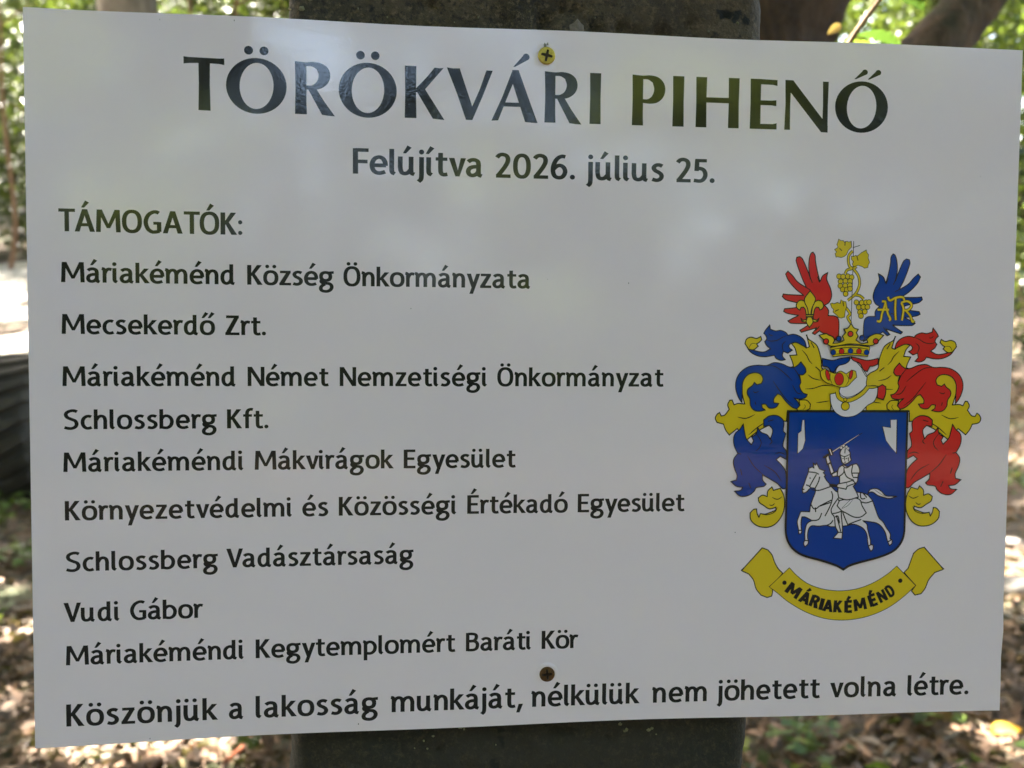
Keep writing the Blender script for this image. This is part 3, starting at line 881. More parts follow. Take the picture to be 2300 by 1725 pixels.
('mantling','P','yellow',0.48,1,[(100.86,-44.86),(101.52,-46.39),(104.61,-45.5),(106.25,-48.55),(106.78,-52.82),(106.12,-56.48),(104.02,-60.12),(101.26,-62.22),(98.16,-62.8),(94.4,-61.96),(91.55,-59.37),(91.17,-56.33),(92.69,-54.82),(94.05,-54.53),(94.41,-56.67),(95.25,-58.32),(95.84,-56.68),(98.02,-56.88),(100.5,-56.12),(102.78,-55.22),(102.94,-53.89),(99.84,-54.59),(97.31,-53.04),(95.23,-51.62),(94.75,-49.68),(96.59,-48.48),(98.78,-49.1),(99.03,-46.67)]),
('mantling','P','yellow',0.48,1,[(170.54,-46.59),(170.76,-49.06),(173.01,-48.42),(174.88,-49.63),(174.35,-51.62),(172.18,-53.06),(169.57,-54.62),(166.41,-53.91),(166.55,-55.27),(168.87,-56.17),(171.38,-56.96),(173.63,-56.75),(174.2,-58.42),(175.1,-56.74),(175.5,-54.57),(176.9,-54.87),(178.43,-56.4),(177.98,-59.5),(175,-62.13),(171.14,-62.96),(167.97,-62.36),(165.19,-60.22),(163.12,-56.53),(162.51,-52.83),(163.14,-48.51),(164.86,-45.41),(168.01,-46.31),(168.71,-44.76)]),
('mantling','L','line',0.4,1,[(100.97,-49.42),(103.48,-50.36),(105.64,-49.16)]),
('mantling','L','line',0.4,1,[(168.51,-49.38),(165.93,-50.33),(163.75,-49.12)]),
('mantling','L','line',0.4,1,[(99.8,-52.76),(101.05,-53.08),(102.28,-52.17)]),
('mantling','L','line',0.4,1,[(169.65,-52.77),(168.36,-53.09),(167.12,-52.17)]),
('mantling','L','line',0.4,1,[(95.84,-56.86),(99.28,-57.14),(102.37,-55.95),(103.57,-54.01)]),
('mantling','L','line',0.4,1,[(173.62,-56.94),(170.1,-57.21),(166.96,-56),(165.77,-54.04)]),
('mantling','P','blue',0.48,1,[(85.72,-19.39),(87.21,-16.98),(87.91,-20.6),(88.72,-23.49),(91.12,-26.16),(92.07,-24.35),(91.17,-22.72),(93.18,-21.21),(93.74,-18.5),(95.34,-20.61),(98.15,-21.83),(99.62,-23.76),(100.59,-19.72),(98.99,-17.6),(96.52,-18.02),(96.45,-15.19),(98.89,-13.5),(102.61,-13.38),(105.46,-15.8),(105.38,-20.03),(106.53,-21.24),(105.41,-26.68),(107.03,-29.11),(107.11,-32.75),(104.27,-31.23),(102.44,-32.73),(104.99,-35.17),(106.93,-38.22),(107.42,-45.52),(105.68,-45.63),(103.32,-43.36),(100.16,-41.52),(96.38,-39.37),(96.56,-41.8),(98.16,-43.63),(97.12,-44.53),(93.72,-45.11),(92.82,-46.62),(90.38,-48.42),(86.66,-48.82),(83.83,-46.55),(86.61,-46.27),(87.63,-44.89),(84.71,-44.44),(82.2,-42.3),(84.66,-41.71),(84.92,-39.6),(83.61,-36.27),(83.23,-32.64),(85.02,-29.93),(83.41,-26.61),(83.03,-23.3),(83.9,-20.89)]),
('mantling','P','red',0.48,1,[(186.61,-20.94),(187.47,-23.3),(187.01,-26.55),(185.28,-29.81),(187.08,-32.46),(186.61,-36.01),(185.19,-39.33),(185.42,-41.49),(187.96,-42.08),(185.31,-44.28),(182.29,-44.74),(183.32,-46.15),(186.18,-46.43),(183.21,-48.75),(179.4,-48.35),(176.92,-46.53),(176.02,-44.99),(172.54,-44.41),(171.5,-43.5),(173.17,-41.63),(173.4,-39.16),(169.49,-41.36),(166.23,-43.24),(163.78,-45.55),(162,-45.44),(162.63,-38.06),(164.67,-35.04),(167.32,-32.62),(165.48,-31.14),(162.56,-32.66),(162.72,-29.06),(164.41,-26.65),(163.38,-21.26),(164.57,-20.07),(164.57,-15.88),(167.53,-13.5),(171.33,-13.63),(173.8,-15.31),(173.68,-18.1),(171.15,-17.68),(169.47,-19.77),(170.38,-23.76),(171.92,-21.85),(174.84,-20.66),(176.52,-18.58),(177.04,-21.25),(179.08,-22.73),(178.11,-24.33),(179.06,-26.11),(181.59,-23.49),(182.48,-20.65),(183.27,-17.1),(184.76,-19.46)]),
('mantling','L','line',0.42,1,[(93.18,-21.21),(95.43,-24.84),(94.87,-27.26),(93.05,-29.06)]),
('mantling','L','line',0.42,1,[(177.04,-21.25),(174.66,-24.82),(175.19,-27.2),(177.02,-28.97)]),
('mantling','L','line',0.42,1,[(89.37,-30.86),(92.58,-35.71),(97.01,-39.68)]),
('mantling','L','line',0.42,1,[(180.77,-30.73),(177.37,-35.52),(172.75,-39.48)]),
('mantling','L','line',0.42,1,[(96.91,-35.13),(101.95,-38.19),(105.16,-42.46)]),
('mantling','L','line',0.42,1,[(172.94,-34.96),(167.72,-38.01),(164.36,-42.34)]),
('mantling','L','line',0.42,1,[(101.76,-30.31),(104.24,-29.71),(106.75,-30.63)]),
('mantling','L','line',0.42,1,[(168.06,-30.22),(165.55,-29.64),(162.97,-30.55)]),
('mantling','L','line',0.42,1,[(86.41,-36.89),(87.09,-39.61)]),
('mantling','L','line',0.42,1,[(183.7,-36.64),(182.95,-39.36)]),
('mantling','L','line',0.42,1,[(90.26,-42.97),(91.24,-45.4)]),
('mantling','L','line',0.42,1,[(179.62,-42.79),(178.56,-45.27)]),
('mantling','L','line',0.42,1,[(99.75,-23.64),(100.39,-24.85),(99.18,-26.06)]),
('mantling','L','line',0.42,1,[(170.26,-23.64),(169.57,-24.84),(170.79,-26.02)]),
('mantling','L','line',0.42,1,[(98.32,-15.79),(100.79,-15.19)]),
('mantling','L','line',0.42,1,[(171.87,-15.9),(169.35,-15.3)]),
('mantling','L','line',0.42,1,[(85.02,-29.93),(86.57,-30.24)]),
('mantling','L','line',0.42,1,[(185.28,-29.81),(183.67,-30.12)]),
('wing','P','red',0.48,1,[(116.97,58.37),(117.94,56.98),(118.23,54.46),(119.22,49.99),(120.51,45.4),(121.61,48.05),(123.91,49.6),(123.52,46.67),(125.26,42.76),(125.93,39.38),(124.84,36.55),(122.82,35.29),(124.63,33.17),(124.58,30.8),(128.22,30.38),(129.44,28.69),(129.61,22.47),(129.39,19.63),(126.71,21.03),(124.32,22.71),(122.56,22.98),(120.77,24.1),(118.76,22.39),(117.58,22.94),(119.57,25.39),(112.6,23.35),(111.88,24.14),(114.87,26.02),(116.6,27.17),(107.84,27.26),(106.36,28.2),(108.95,29.63),(111.25,30.67),(105.99,31.57),(104.34,32.4),(104.78,33.53),(110,34.14),(112.89,35.02),(110.53,36.12),(105.26,37.46),(103.6,38.85),(104.04,39.98),(106.37,39.72),(113.36,39.52),(109.81,42.01),(106.22,45.89),(104.88,48.67),(105.84,49.92),(107.91,48.15),(110.31,45.38),(114.45,42.79),(112.3,47.09),(109.5,54.33),(109.75,56.02),(111.08,56.32),(112.39,55.22),(115.16,49.37),(116.22,46.47),(115.29,51.06),(115.41,55.54),(116.11,57.79)]),
('wing2','P','blue',0.48,1,[(154.37,57.56),(155.21,55.28),(155.58,50.76),(154.81,46.14),(155.81,49.06),(158.29,54.92),(159.56,56.01),(160.93,55.69),(161.28,53.99),(158.8,46.71),(156.54,42.41),(160.8,44.95),(163.25,47.71),(165.27,49.46),(166.31,48.18),(164.98,45.39),(161.25,41.53),(157.58,39.09),(164.71,39.15),(167.1,39.36),(167.52,38.21),(165.8,36.84),(160.4,35.59),(157.97,34.53),(160.9,33.6),(166.22,32.87),(166.65,31.75),(164.95,30.97),(159.56,30.18),(161.89,29.11),(164.5,27.64),(162.97,26.74),(154.07,26.81),(155.79,25.65),(158.8,23.72),(158.05,22.96),(151.03,25.1),(152.99,22.64),(151.78,22.1),(149.78,23.84),(147.96,22.76),(146.17,22.52),(143.73,20.89),(141.01,19.54),(140.84,22.37),(141.12,28.58),(142.38,30.24),(146.06,30.58),(146.05,32.94),(147.92,35.02),(145.91,36.33),(144.86,39.2),(145.6,42.57),(147.43,46.47),(146.95,49.42),(149.36,47.83),(150.44,45.14),(151.66,49.74),(152.41,54.23),(152.57,56.77),(153.47,58.15)]),
('wing','L','line',0.4,0,[(120.22,45.23),(119.28,47.74)]),
('wing2','L','line',0.4,0,[(150.73,44.96),(151.73,47.48)]),
('wing','L','line',0.4,0,[(116.39,46.58),(117.02,44.9)]),
('wing2','L','line',0.4,0,[(154.63,46.26),(153.97,44.58)]),
('wing','L','line',0.4,0,[(114.45,42.91),(116.22,41.8)]),
('wing2','L','line',0.4,0,[(156.54,42.52),(154.72,41.44)]),
('wing','L','line',0.4,0,[(119.01,24.08),(120.72,26.07)]),
('wing2','L','line',0.4,0,[(151.56,23.8),(149.87,25.81)]),
('wing','L','line',0.4,0,[(114.74,31.38),(117.63,32.53)]),
('wing2','L','line',0.4,0,[(156.03,30.96),(153.12,32.16)]),
('fleur_de_lis','P','yellow',0.48,1,[(109.98,34.82),(110.7,36.68),(112.37,37.37),(114.03,36.44),(115.02,34.2),(115.63,30.82),(114.63,30.81),(114.1,33.34),(113.26,34.35),(112.16,34.17),(111.66,33.04),(110.71,33.59)]),
('fleur_de_lis','P','yellow',0.48,1,[(112.16,29.55),(113.17,28.55),(114.79,29.12),(114.76,30.25),(115.82,30.26),(115.68,28.57),(114.24,27.88),(112.78,28.09)]),
('fleur_de_lis','P','yellow',0.48,1,[(122.36,34.95),(121.55,36.8),(119.84,37.46),(118.23,36.48),(117.35,34.22),(116.91,30.83),(117.9,30.84),(118.31,33.38),(119.1,34.41),(120.21,34.25),(120.77,33.13),(121.69,33.7)]),
('fleur_de_lis','P','yellow',0.48,1,[(120.45,29.63),(119.48,28.6),(117.83,29.15),(117.8,30.28),(116.75,30.27),(116.97,28.58),(118.45,27.92),(119.9,28.15)]),
('fleur_de_lis','P','yellow',0.48,1,[(116.11,41.52),(118.53,38.34),(118.23,36.48),(117.01,33.65),(116.79,30.83),(117.74,28.02),(116.17,25.47),(114.65,27.99),(115.45,30.82),(115.15,33.63),(113.79,36.43),(113.75,38.29)]),
('fleur_de_lis','P','yellow',0.48,0,[(114.45,31.04),(117.66,31.07),(117.69,30.17),(114.48,30.14)]),
('monogram','L','line',1.5,1,[(146.82,28.57),(148.41,28.58),(149.09,31.71),(150.53,36.94),(148.92,37.27)]),
('monogram','L','line',1.5,1,[(150.41,36.94),(151.86,31.74),(153,29.48),(152.43,28.79)]),
('monogram','L','line',1.5,1,[(147.08,33.56),(152.28,33.61)]),
('monogram','L','line',1.5,1,[(151.64,39.22),(152.57,37.7),(155.08,38.86),(158.32,39.18),(159.26,37.77)]),
('monogram','L','line',1.5,1,[(155.2,38.69),(155.11,34.04),(155.5,29.04)]),
('monogram','L','line',1.5,1,[(157.81,36.79),(158.9,34.08),(158.34,28.96)]),
('monogram','L','line',1.5,1,[(157.81,36.79),(160.75,37.39),(162.58,35.71),(161.16,33.65),(158.92,33.4)]),
('monogram','L','line',1.5,1,[(160.11,33.24),(162.13,30.98),(163.22,28.43),(164.15,29.01)]),
('monogram','L','yellow',0.85,1,[(146.82,28.57),(148.41,28.58),(149.09,31.71),(150.53,36.94),(148.92,37.27)]),
('monogram','L','yellow',0.85,1,[(150.41,36.94),(151.86,31.74),(153,29.48),(152.43,28.79)]),
('monogram','L','yellow',0.85,1,[(147.08,33.56),(152.28,33.61)]),
('monogram','L','yellow',0.85,1,[(151.64,39.22),(152.57,37.7),(155.08,38.86),(158.32,39.18),(159.26,37.77)]),
('monogram','L','yellow',0.85,1,[(155.2,38.69),(155.11,34.04),(155.5,29.04)]),
('monogram','L','yellow',0.85,1,[(157.81,36.79),(158.9,34.08),(158.34,28.96)]),
('monogram','L','yellow',0.85,1,[(157.81,36.79),(160.75,37.39),(162.58,35.71),(161.16,33.65),(158.92,33.4)]),
('monogram','L','yellow',0.85,1,[(160.11,33.24),(162.13,30.98),(163.22,28.43),(164.15,29.01)]),
('vine','L','line',1.35,1,[(135.06,59.21),(133.36,57.21),(133.13,54.68),(133.78,52.44),(135.27,51.61),(137.01,52.37)]),
('vine','L','line',1.35,1,[(135.27,51.61),(137.71,48.55),(138.51,45.17),(137.88,42.34),(136.47,40.07),(133.31,37.49)]),
('vine','L','line',1.35,1,[(136.48,39.96),(138.84,39.53),(140.65,38.14)]),
('vine','L','line',1.35,1,[(134.98,51.44),(132.66,50.73),(131.82,49.03)]),
('vine','L','line',1.35,1,[(132.52,34.38),(134.54,31.57),(133.52,30.14),(135.06,27.5)]),
('vine','L','yellow',0.75,1,[(135.06,59.21),(133.36,57.21),(133.13,54.68),(133.78,52.44),(135.27,51.61),(137.01,52.37)]),
('vine','L','yellow',0.75,1,[(135.27,51.61),(137.71,48.55),(138.51,45.17),(137.88,42.34),(136.47,40.07),(133.31,37.49)]),
('vine','L','yellow',0.75,1,[(136.48,39.96),(138.84,39.53),(140.65,38.14)]),
('vine','L','yellow',0.75,1,[(134.98,51.44),(132.66,50.73),(131.82,49.03)]),
('vine','L','yellow',0.75,1,[(132.52,34.38),(134.54,31.57),(133.52,30.14),(135.06,27.5)]),
('vine','L','line',0.32,0,[(135.29,63.42),(135.29,50.77),(135.17,38.36),(135.08,26.93)]),
('vine','L','line',0.3,0,[(135.02,60.61),(138.22,61.62)]),
('vine','P','yellow',0.26,0,[(128.48,64.26),(129.56,63.5),(130.55,63.63),(131.15,62.79),(132.31,63.37),(133.08,62.99),(134.12,63.46),(134.43,60.88),(133,59.46),(132.18,57.48),(131.03,56.62),(129.87,56.21),(128.11,56.52),(127.53,56.28),(127.02,57.96),(127.7,58.53),(126.74,59.64),(128.29,60.67),(127.67,61.9),(128.06,62.74)]),
('vine','P','yellow',0.26,0,[(134.54,56.95),(135.42,56.68),(136.29,57.26),(137.17,56.99),(138.9,58.42),(141.21,59.69),(141.54,58.46),(142.27,57.63),(142.07,56.22),(142.83,54.26),(142.27,53.4),(142.02,51.99),(140.55,51.69),(139.48,52.41),(137.58,52.94),(135.55,52.18),(134.92,53.58),(135.49,54.43),(134.46,55.54)]),
('vine','P','yellow',0.26,0,[(125.44,36),(126.31,36.29),(127.02,35.9),(128.64,36.59),(129.83,36.04),(130.26,37.74),(131.09,37.19),(132.45,36.92),(132.91,34.95),(132.27,32.68),(132.05,30.13),(130.59,29.72),(129.41,29.94),(128.5,30.95),(126.71,32.34),(126.97,33.47),(126.07,34.31)]),
('vine','L','line',0.4,0,[(131.43,63.36),(131.37,61.4)]),
('vine','L','line',0.4,0,[(128.88,60.23),(130.08,59.13)]),
('vine','L','line',0.4,0,[(136.88,56.98),(137.52,55.02)]),
('vine','L','line',0.4,0,[(131.1,36.9),(131.51,34.93)]),
('vine','L','line',0.4,0,[(127.58,32.63),(129.31,33.5)]),
('vine','D','yellow',0.3,1.11,[(129.04,47.98)]),
('vine','D','yellow',0.3,1.11,[(130.92,47.9)]),
('vine','D','yellow',0.3,1.12,[(133.02,48.04)]),
('vine','D','yellow',0.3,1.12,[(134.79,47.66)]),
('vine','D','yellow',0.3,1.12,[(129.8,45.74)]),
('vine','D','yellow',0.3,1.12,[(132.02,45.99)]),
('vine','D','yellow',0.3,1.11,[(134.14,45.91)]),
('vine','D','yellow',0.3,1.11,[(129.74,43.83)]),
('vine','D','yellow',0.3,1.12,[(131.96,43.97)]),
('vine','D','yellow',0.3,1.12,[(134.07,44.1)]),
('vine','D','yellow',0.3,1.11,[(130.84,42.26)]),
('vine','D','yellow',0.3,1.11,[(132.72,42.17)]),
('vine','D','yellow',0.3,1.12,[(134.23,42.58)]),
('vine','D','yellow',0.3,1.11,[(132.24,40.3)]),
('vine','D','yellow',0.3,1.12,[(137.27,36.69)]),
('vine','D','yellow',0.3,1.12,[(139.69,36.6)]),
('vine','D','yellow',0.3,1.12,[(141.69,36.73)]),
('vine','D','yellow',0.3,1.12,[(143.04,36.86)]),
('vine','D','yellow',0.3,1.12,[(138.33,34.55)]),
('vine','D','yellow',0.3,1.12,[(140.45,34.68)]),
('vine','D','yellow',0.3,1.12,[(142.33,34.7)]),
('vine','D','yellow',0.3,1.12,[(138.98,32.4)]),
('vine','D','yellow',0.3,1.12,[(141.21,32.65)]),
('vine','D','yellow',0.3,1.12,[(139.5,30.71)]),
('helmet','P','white',0.38,1,[(134.6,12.01),(136.99,11.17),(140.63,7.48),(142.79,4.36),(142.72,0.36),(144.43,-1.23),(147.97,-0.76),(147.77,-4.19),(146.37,-7.06),(143.46,-8.78),(140.58,-11.64),(137.67,-13.36),(134.14,-13.94),(131.17,-13.37),(128.16,-11.08),(126.59,-7.66),(126.2,-3.79),(130.01,-3.09),(130.83,-0.81),(128.55,0.89),(128.57,6.58),(130.55,9.43)]),
('helmet','L','line',0.3,1,[(130.25,-1.1),(130.91,-3.66),(133.3,-5.08),(136.83,-4.51),(140.9,-1.93),(142.72,0.36)]),
('helmet','L','line',0.3,1,[(140.34,7.2),(142.63,3.79)]),
('helmet','P','yellow',0.35,1,[(121.53,6.26),(123.55,7.58),(126.23,6),(128.31,5.44),(130.63,6.41),(133.32,5.17),(135.93,6.72),(137.71,6.33),(138.2,3.77),(136.07,1.77),(134.06,-0.23),(130.83,-0.7),(127.27,0.31),(124.3,1.33),(122.01,3.42)]),
('helmet','P','red',0.3,1,[(132.2,2.89),(132.03,1.71),(131.48,0.75),(130.67,0.22),(129.75,0.22),(128.91,0.75),(128.32,1.69),(128.08,2.88),(128.25,4.06),(128.8,5.02),(129.61,5.55),(130.53,5.55),(131.37,5.03),(131.97,4.08)]),
('helmet','P','red',0.3,1,[(125.77,4.79),(125.97,3.76),(125.97,2.9),(125.76,2.37),(125.38,2.27),(124.91,2.63),(124.44,3.38),(124.07,4.36),(123.86,5.38),(123.86,6.24),(124.07,6.77),(124.45,6.87),(124.92,6.51),(125.39,5.77)]),
('helmet','P','red',0.3,1,[(136.26,4.75),(136.03,3.9),(135.69,3.24),(135.32,2.91),(134.98,2.97),(134.75,3.42),(134.67,4.16),(134.75,5.04),(134.99,5.9),(135.32,6.56),(135.7,6.89),(136.03,6.83),(136.27,6.38),(136.35,5.64)]),
('helmet','L','line',0.28,1,[(126.23,6),(126.01,3.15),(127.27,0.31)]),
('helmet','L','line',0.28,1,[(133.32,5.17),(134.57,2.62),(133.17,-0.24)]),
('helmet','L','line',2.1,1,[(129.4,-2.53),(130.24,-5.09),(132.75,-6.51),(136.29,-6.11),(140.65,-3.64),(143.52,-0.49)]),
('helmet','L','yellow',1.4,1,[(129.4,-2.53),(130.24,-5.09),(132.75,-6.51),(136.29,-6.11),(140.65,-3.64),(143.52,-0.49)]),
('helmet','D','yellow',0.38,1.89,[(133.3,-9.08)]),
('helmet','D','yellow',0.3,0.77,[(133.22,-6.22)]),
('helmet','P','blue',0.48,1,[(122.26,11.94),(126.98,11.11),(130.48,11.98),(134.71,12.57),(134.63,11.15),(132.9,9.72),(129.4,8.57),(127.71,5.89),(126.22,6.28),(125,7.98),(122.46,8.54)]),
('helmet','P','red',0.48,1,[(135.17,12.75),(138.73,12.03),(142.89,11.2),(147.89,12.08),(147.67,9.51),(145.33,8.65),(144.14,8.64),(142.91,6.24),(141.24,6.92),(139.5,9.76),(136.4,11.16)]),
('helmet','P','red',0.48,1,[(148.08,-0.65),(150.01,0.5),(151.64,-0.46),(151.61,-3.61),(150.62,-6.25),(147.81,-5.34)]),
('crown','D','blue',0.48,1.12,[(129.48,20.66)]),
('crown','D','blue',0.48,1.12,[(140.07,21.07)]),
('crown','P','yellow',0.48,1,[(120.41,22.12),(123.73,22.82),(124.63,22.32),(126.7,21.43),(127.62,19.91),(126.78,18.6),(129.71,18.96),(131.91,20.11),(131.1,21.8),(132.53,23.34),(131.6,24.86),(133.53,25.45),(134.88,27.5),(136.29,25.47),(138.25,24.81),(137.35,23.38),(138.28,21.86),(137.32,20.15),(139.72,18.69),(142.78,19.16),(142.15,20.41),(143.76,21.9),(146.68,23),(149.95,22.34),(147.49,19.77),(144.47,17.75),(135.02,18.43),(125.93,17.34),(123.11,19.59)]),
('crown','D','red',0.48,1.18,[(123.7,19.42)]),
('crown','D','red',0.48,1.18,[(134.72,22.79)]),
('crown','D','red',0.48,1.18,[(146.37,19.64)]),
('crown','P','yellow',0.34,0,[(125.54,16.77),(130.33,17.6),(135.03,17.86),(139.46,17.66),(143.78,17.12),(143.64,16.04),(142.84,12.91),(138.99,13.34),(135.15,13.54),(131.04,13.29),(126.94,12.7),(125.98,15.36)]),
('crown','L','line',0.4,1,[(125.8,15.76),(130.36,16.52),(135.06,16.84),(139.49,16.64),(143.69,16.1)]),
('crown','L','line',0.4,1,[(126.44,13.66),(131.01,14.09),(135.13,14.34),(138.97,14.13),(143.05,13.7)]),
('crown','D','blue',0.25,1.18,[(127.06,14.63)]),
('crown','D','red',0.25,1.18,[(130.87,15.11)]),
('crown','D','blue',0.25,1.17,[(134.93,15.3)]),
('crown','D','red',0.25,1.18,[(138.82,15.16)]),
('crown','D','blue',0.25,1.19,[(142.31,14.72)]),
('shield','P','line',0,2,[(106.9,-10.84),(162.56,-10.8),(162.56,-24.99),(162.49,-43.41),(162.68,-61.91),(162.56,-66.24),(161.52,-69.94),(159.08,-73.32),(156.14,-75.27),(150.79,-77.25),(141.97,-79.49),(137.26,-80.97),(134.46,-82.72),(130.93,-80.7),(123.6,-78.25),(115.37,-75.87),(110.9,-73.04),(108.11,-69.03),(107.06,-64.43),(107.03,-55.26),(107.05,-43.08),(106.92,-24.87)]),
('shield','P','blue',0,2,[(107.98,-11.93),(161.52,-11.9),(161.54,-24.99),(161.54,-43.4),(161.72,-61.9),(161.59,-65.98),(160.62,-69.44),(158.42,-72.51),(155.67,-74.34),(150.45,-76.32),(141.62,-78.49),(136.91,-79.91),(134.42,-81.48),(131.21,-79.71),(123.89,-77.27),(115.84,-74.95),(111.64,-72.32),(108.98,-68.61),(108,-64.31),(107.97,-55.27),(107.99,-43.09),(107.92,-24.87)]),
('shield','P','white',0.3,0,[(113.85,-15.2),(114.91,-15.2),(115.45,-24.29),(114.48,-27.93),(111.92,-30.16),(112.01,-21.25),(113.47,-20.04),(113.6,-17.62)]),
('shield','P','white',0.3,0,[(154.22,-15.08),(157.31,-15.08),(157.52,-30.31),(155.04,-27.73),(152.41,-24.36),(150.64,-18.13),(154.45,-18.62)]),
('horse_rider','P','white',0.52,1,[(144.7,-48.45),(145.22,-47.01),(146.12,-46.12),(148.72,-45.88),(150.99,-47.05),(153.1,-49.05),(155.91,-49.32),(158.34,-49.45),(154.82,-50.33),(151.44,-49.66),(149.18,-48.85),(147.28,-47.57),(145.79,-47.45)]),
('horse_rider','L','line',0.2,1,[(147.61,-46.13),(149.89,-47.77),(153.31,-49.78)]),
('horse_rider','P','white',0.52,1,[(114.88,-47.6),(114.65,-45.73),(115.4,-43.58),(116.19,-41.08),(117.04,-38.65),(117.37,-36.96),(117.07,-36.71),(119,-36.01),(119.64,-36.62),(119.33,-34.22),(120.27,-35.19),(120.8,-34.3),(121.76,-35.91),(122.34,-36.88),(124.84,-37.83),(124.05,-38.61),(125.11,-39.77),(124.53,-40.23),(125.61,-42.03),(127.14,-43.66),(128.48,-45.46),(130.93,-47.28),(139.46,-47.34),(144.33,-48.45),(146.24,-50.27),(147.09,-51.36),(148.22,-54.26),(150.22,-58.99),(152.14,-60.82),(153.71,-63.37),(155.67,-66.3),(155.66,-68.48),(156.69,-69.22),(156.55,-70.67),(155.45,-71.57),(154.85,-70.29),(154.24,-68.83),(153.41,-65.91),(151.84,-63.36),(149.55,-61.52),(146.17,-60.76),(142.8,-60.3),(144.71,-61.84),(145.14,-64.02),(145.97,-66.93),(146.59,-69.11),(146.65,-70.93),(147.96,-71.31),(147.83,-73.12),(146.92,-74.02),(145.94,-72.37),(145.31,-69.82),(144.84,-66.55),(143.66,-64.36),(141.76,-62.9),(138.38,-61.78),(135.05,-62.47),(128.38,-62.84),(126.14,-62.2),(122.45,-62.52),(119.49,-62.31),(118.4,-63.02),(117.71,-64.81),(117.59,-67.7),(118,-69.15),(117.67,-70.59),(116.4,-71.65),(115.81,-70.2),(116.32,-68.4),(116.25,-65.52),(116.72,-62.28),(117.61,-60.85),(119.43,-59.97),(118.49,-59.42),(116.07,-58.31),(114.77,-58.3),(114.45,-60.1),(114.52,-62.98),(114.83,-64.78),(114.48,-65.79),(113.49,-65.85),(113.25,-63.68),(112.62,-60.44),(113.47,-57.57),(114.16,-55.78),(118.22,-56),(118.52,-53.3),(118.93,-51.87),(119.55,-50.07),(120.58,-47.21),(120.54,-45.59),(118.69,-45.4),(117.6,-46.11),(116.88,-46.89),(115.8,-47.53)]),
('horse_rider','L','line',0.54,1,[(120.53,-45.41),(121.94,-42.55),(122.43,-40.4)]),
('horse_rider','L','line',0.54,1,[(116.26,-43.95),(117.56,-44.49),(118.69,-45.4)]),
('horse_rider','L','line',0.54,1,[(117.22,-38.22),(120.36,-38.59),(122.04,-39.32)]),
('horse_rider','L','line',0.54,1,[(117.93,-44.68),(119.69,-41.46),(120.93,-39.31)]),
('horse_rider','L','line',0.54,1,[(114.83,-45.91),(115.57,-46.09)]),
('horse_rider','L','line',0.54,1,[(118.71,-46.12),(122.04,-46.5),(125.7,-45.45),(128.63,-44.39)]),
('horse_rider','L','line',0.54,1,[(127.96,-46.9),(128.57,-49.06),(127.75,-53.02),(125.29,-58.04)]),
('horse_rider','L','line',0.54,1,[(118.49,-52.22),(120.4,-54.76),(122.95,-53.34),(128.07,-50.86)]),
('horse_rider','L','line',0.54,1,[(120.76,-54.04),(121,-56.2)]),
('horse_rider','L','line',0.54,1,[(122.22,-53.69),(127.72,-51.94)]),
('horse_rider','L','line',0.54,1,[(123.78,-56.59),(122.37,-59.46),(119.43,-59.97)]),
('horse_rider','L','line',0.54,1,[(129.05,-59.88),(127.97,-61.31),(126.14,-62.2)]),
('horse_rider','L','line',0.54,1,[(133.4,-56.31),(134.59,-59.21),(135.97,-62.12)]),
('horse_rider','L','line',0.54,1,[(136.15,-61.76),(142.04,-59.64)]),
('horse_rider','L','line',0.54,1,[(141.44,-51.68),(144.06,-52.24),(147.02,-51.36)]),
('horse_rider','L','line',0.54,1,[(141.33,-47.71),(141.77,-50.24),(143.63,-50.25)]),
('horse_rider','L','line',0.54,1,[(142.45,-47.72),(144.37,-49.9)]),
('horse_rider','L','line',0.54,1,[(116.14,-68.76),(117.81,-68.96)]),
('horse_rider','L','line',0.54,1,[(145.92,-71.65),(147.2,-70.75)]),
('horse_rider','L','line',0.54,1,[(154.65,-69.92),(156.12,-69.03)]),
('horse_rider','L','line',0.54,1,[(113.45,-64.23),(114.74,-64.24)]),
('horse_rider','L','line',0.54,1,[(117.83,-40.73),(118.22,-41.27)]),
('horse_rider','P','white',0.52,1,[(131.01,-50.16),(128.17,-54.64),(128.29,-56.63),(129.56,-58.44),(130.24,-62.78),(131.6,-65.33),(129.33,-67.91),(133.36,-68.31),(133.53,-63.9),(132.75,-57.03),(132.99,-54.86)]),
('horse_rider','L','line',0.54,1,[(128.41,-56.99),(130.44,-56.65),(132.65,-55.94)]),
('horse_rider','L','line',0.54,1,[(130.47,-57.73),(131.68,-61.35),(132.71,-64.98)]),
('horse_rider','L','line',0.54,1,[(131.6,-65.33),(133.46,-65.35)]),
('horse_rider','L','line',0.54,1,[(129.93,-58.45),(131.22,-58.1),(132.05,-61.35)]),
('horse_rider','P','white',0.52,1,[(131.77,-51.07),(138.42,-50.04),(141.05,-50.78),(142.24,-53.49),(144.27,-56.77),(141.71,-58.55),(138.66,-58.53),(134.89,-56.69),(132.71,-55.51),(130.73,-53.4)]),
('horse_rider','L','line',0.2,1,[(138.07,-50.57),(135.55,-53.44),(132.62,-54.86)]),
('horse_rider','L','line',0.2,1,[(136.59,-50.92),(132.98,-54.5)]),
('horse_rider','P','white',0.52,1,[(130.31,-38),(127.94,-39.28),(128.23,-40.5),(130.44,-40.08)]),
('horse_rider','P','white',0.52,1,[(126.16,-34.86),(127.26,-34.25),(128.91,-38.28),(127.58,-39.35)]),
('horse_rider','P','white',0.52,1,[(131.37,-36.14),(130.67,-37.57),(130.44,-40.08),(131.49,-40.45),(131.56,-42.96),(131.22,-44.4),(130.85,-46.92),(131.37,-49.88),(135.48,-50.81),(140.45,-49.58),(139.46,-47.34),(137.91,-44.8),(139.7,-42.65),(140.07,-39.77),(140.7,-38.34),(140.26,-36.17),(139.11,-34.66),(137.27,-35.08),(135.07,-36.15),(133.19,-35.07)]),
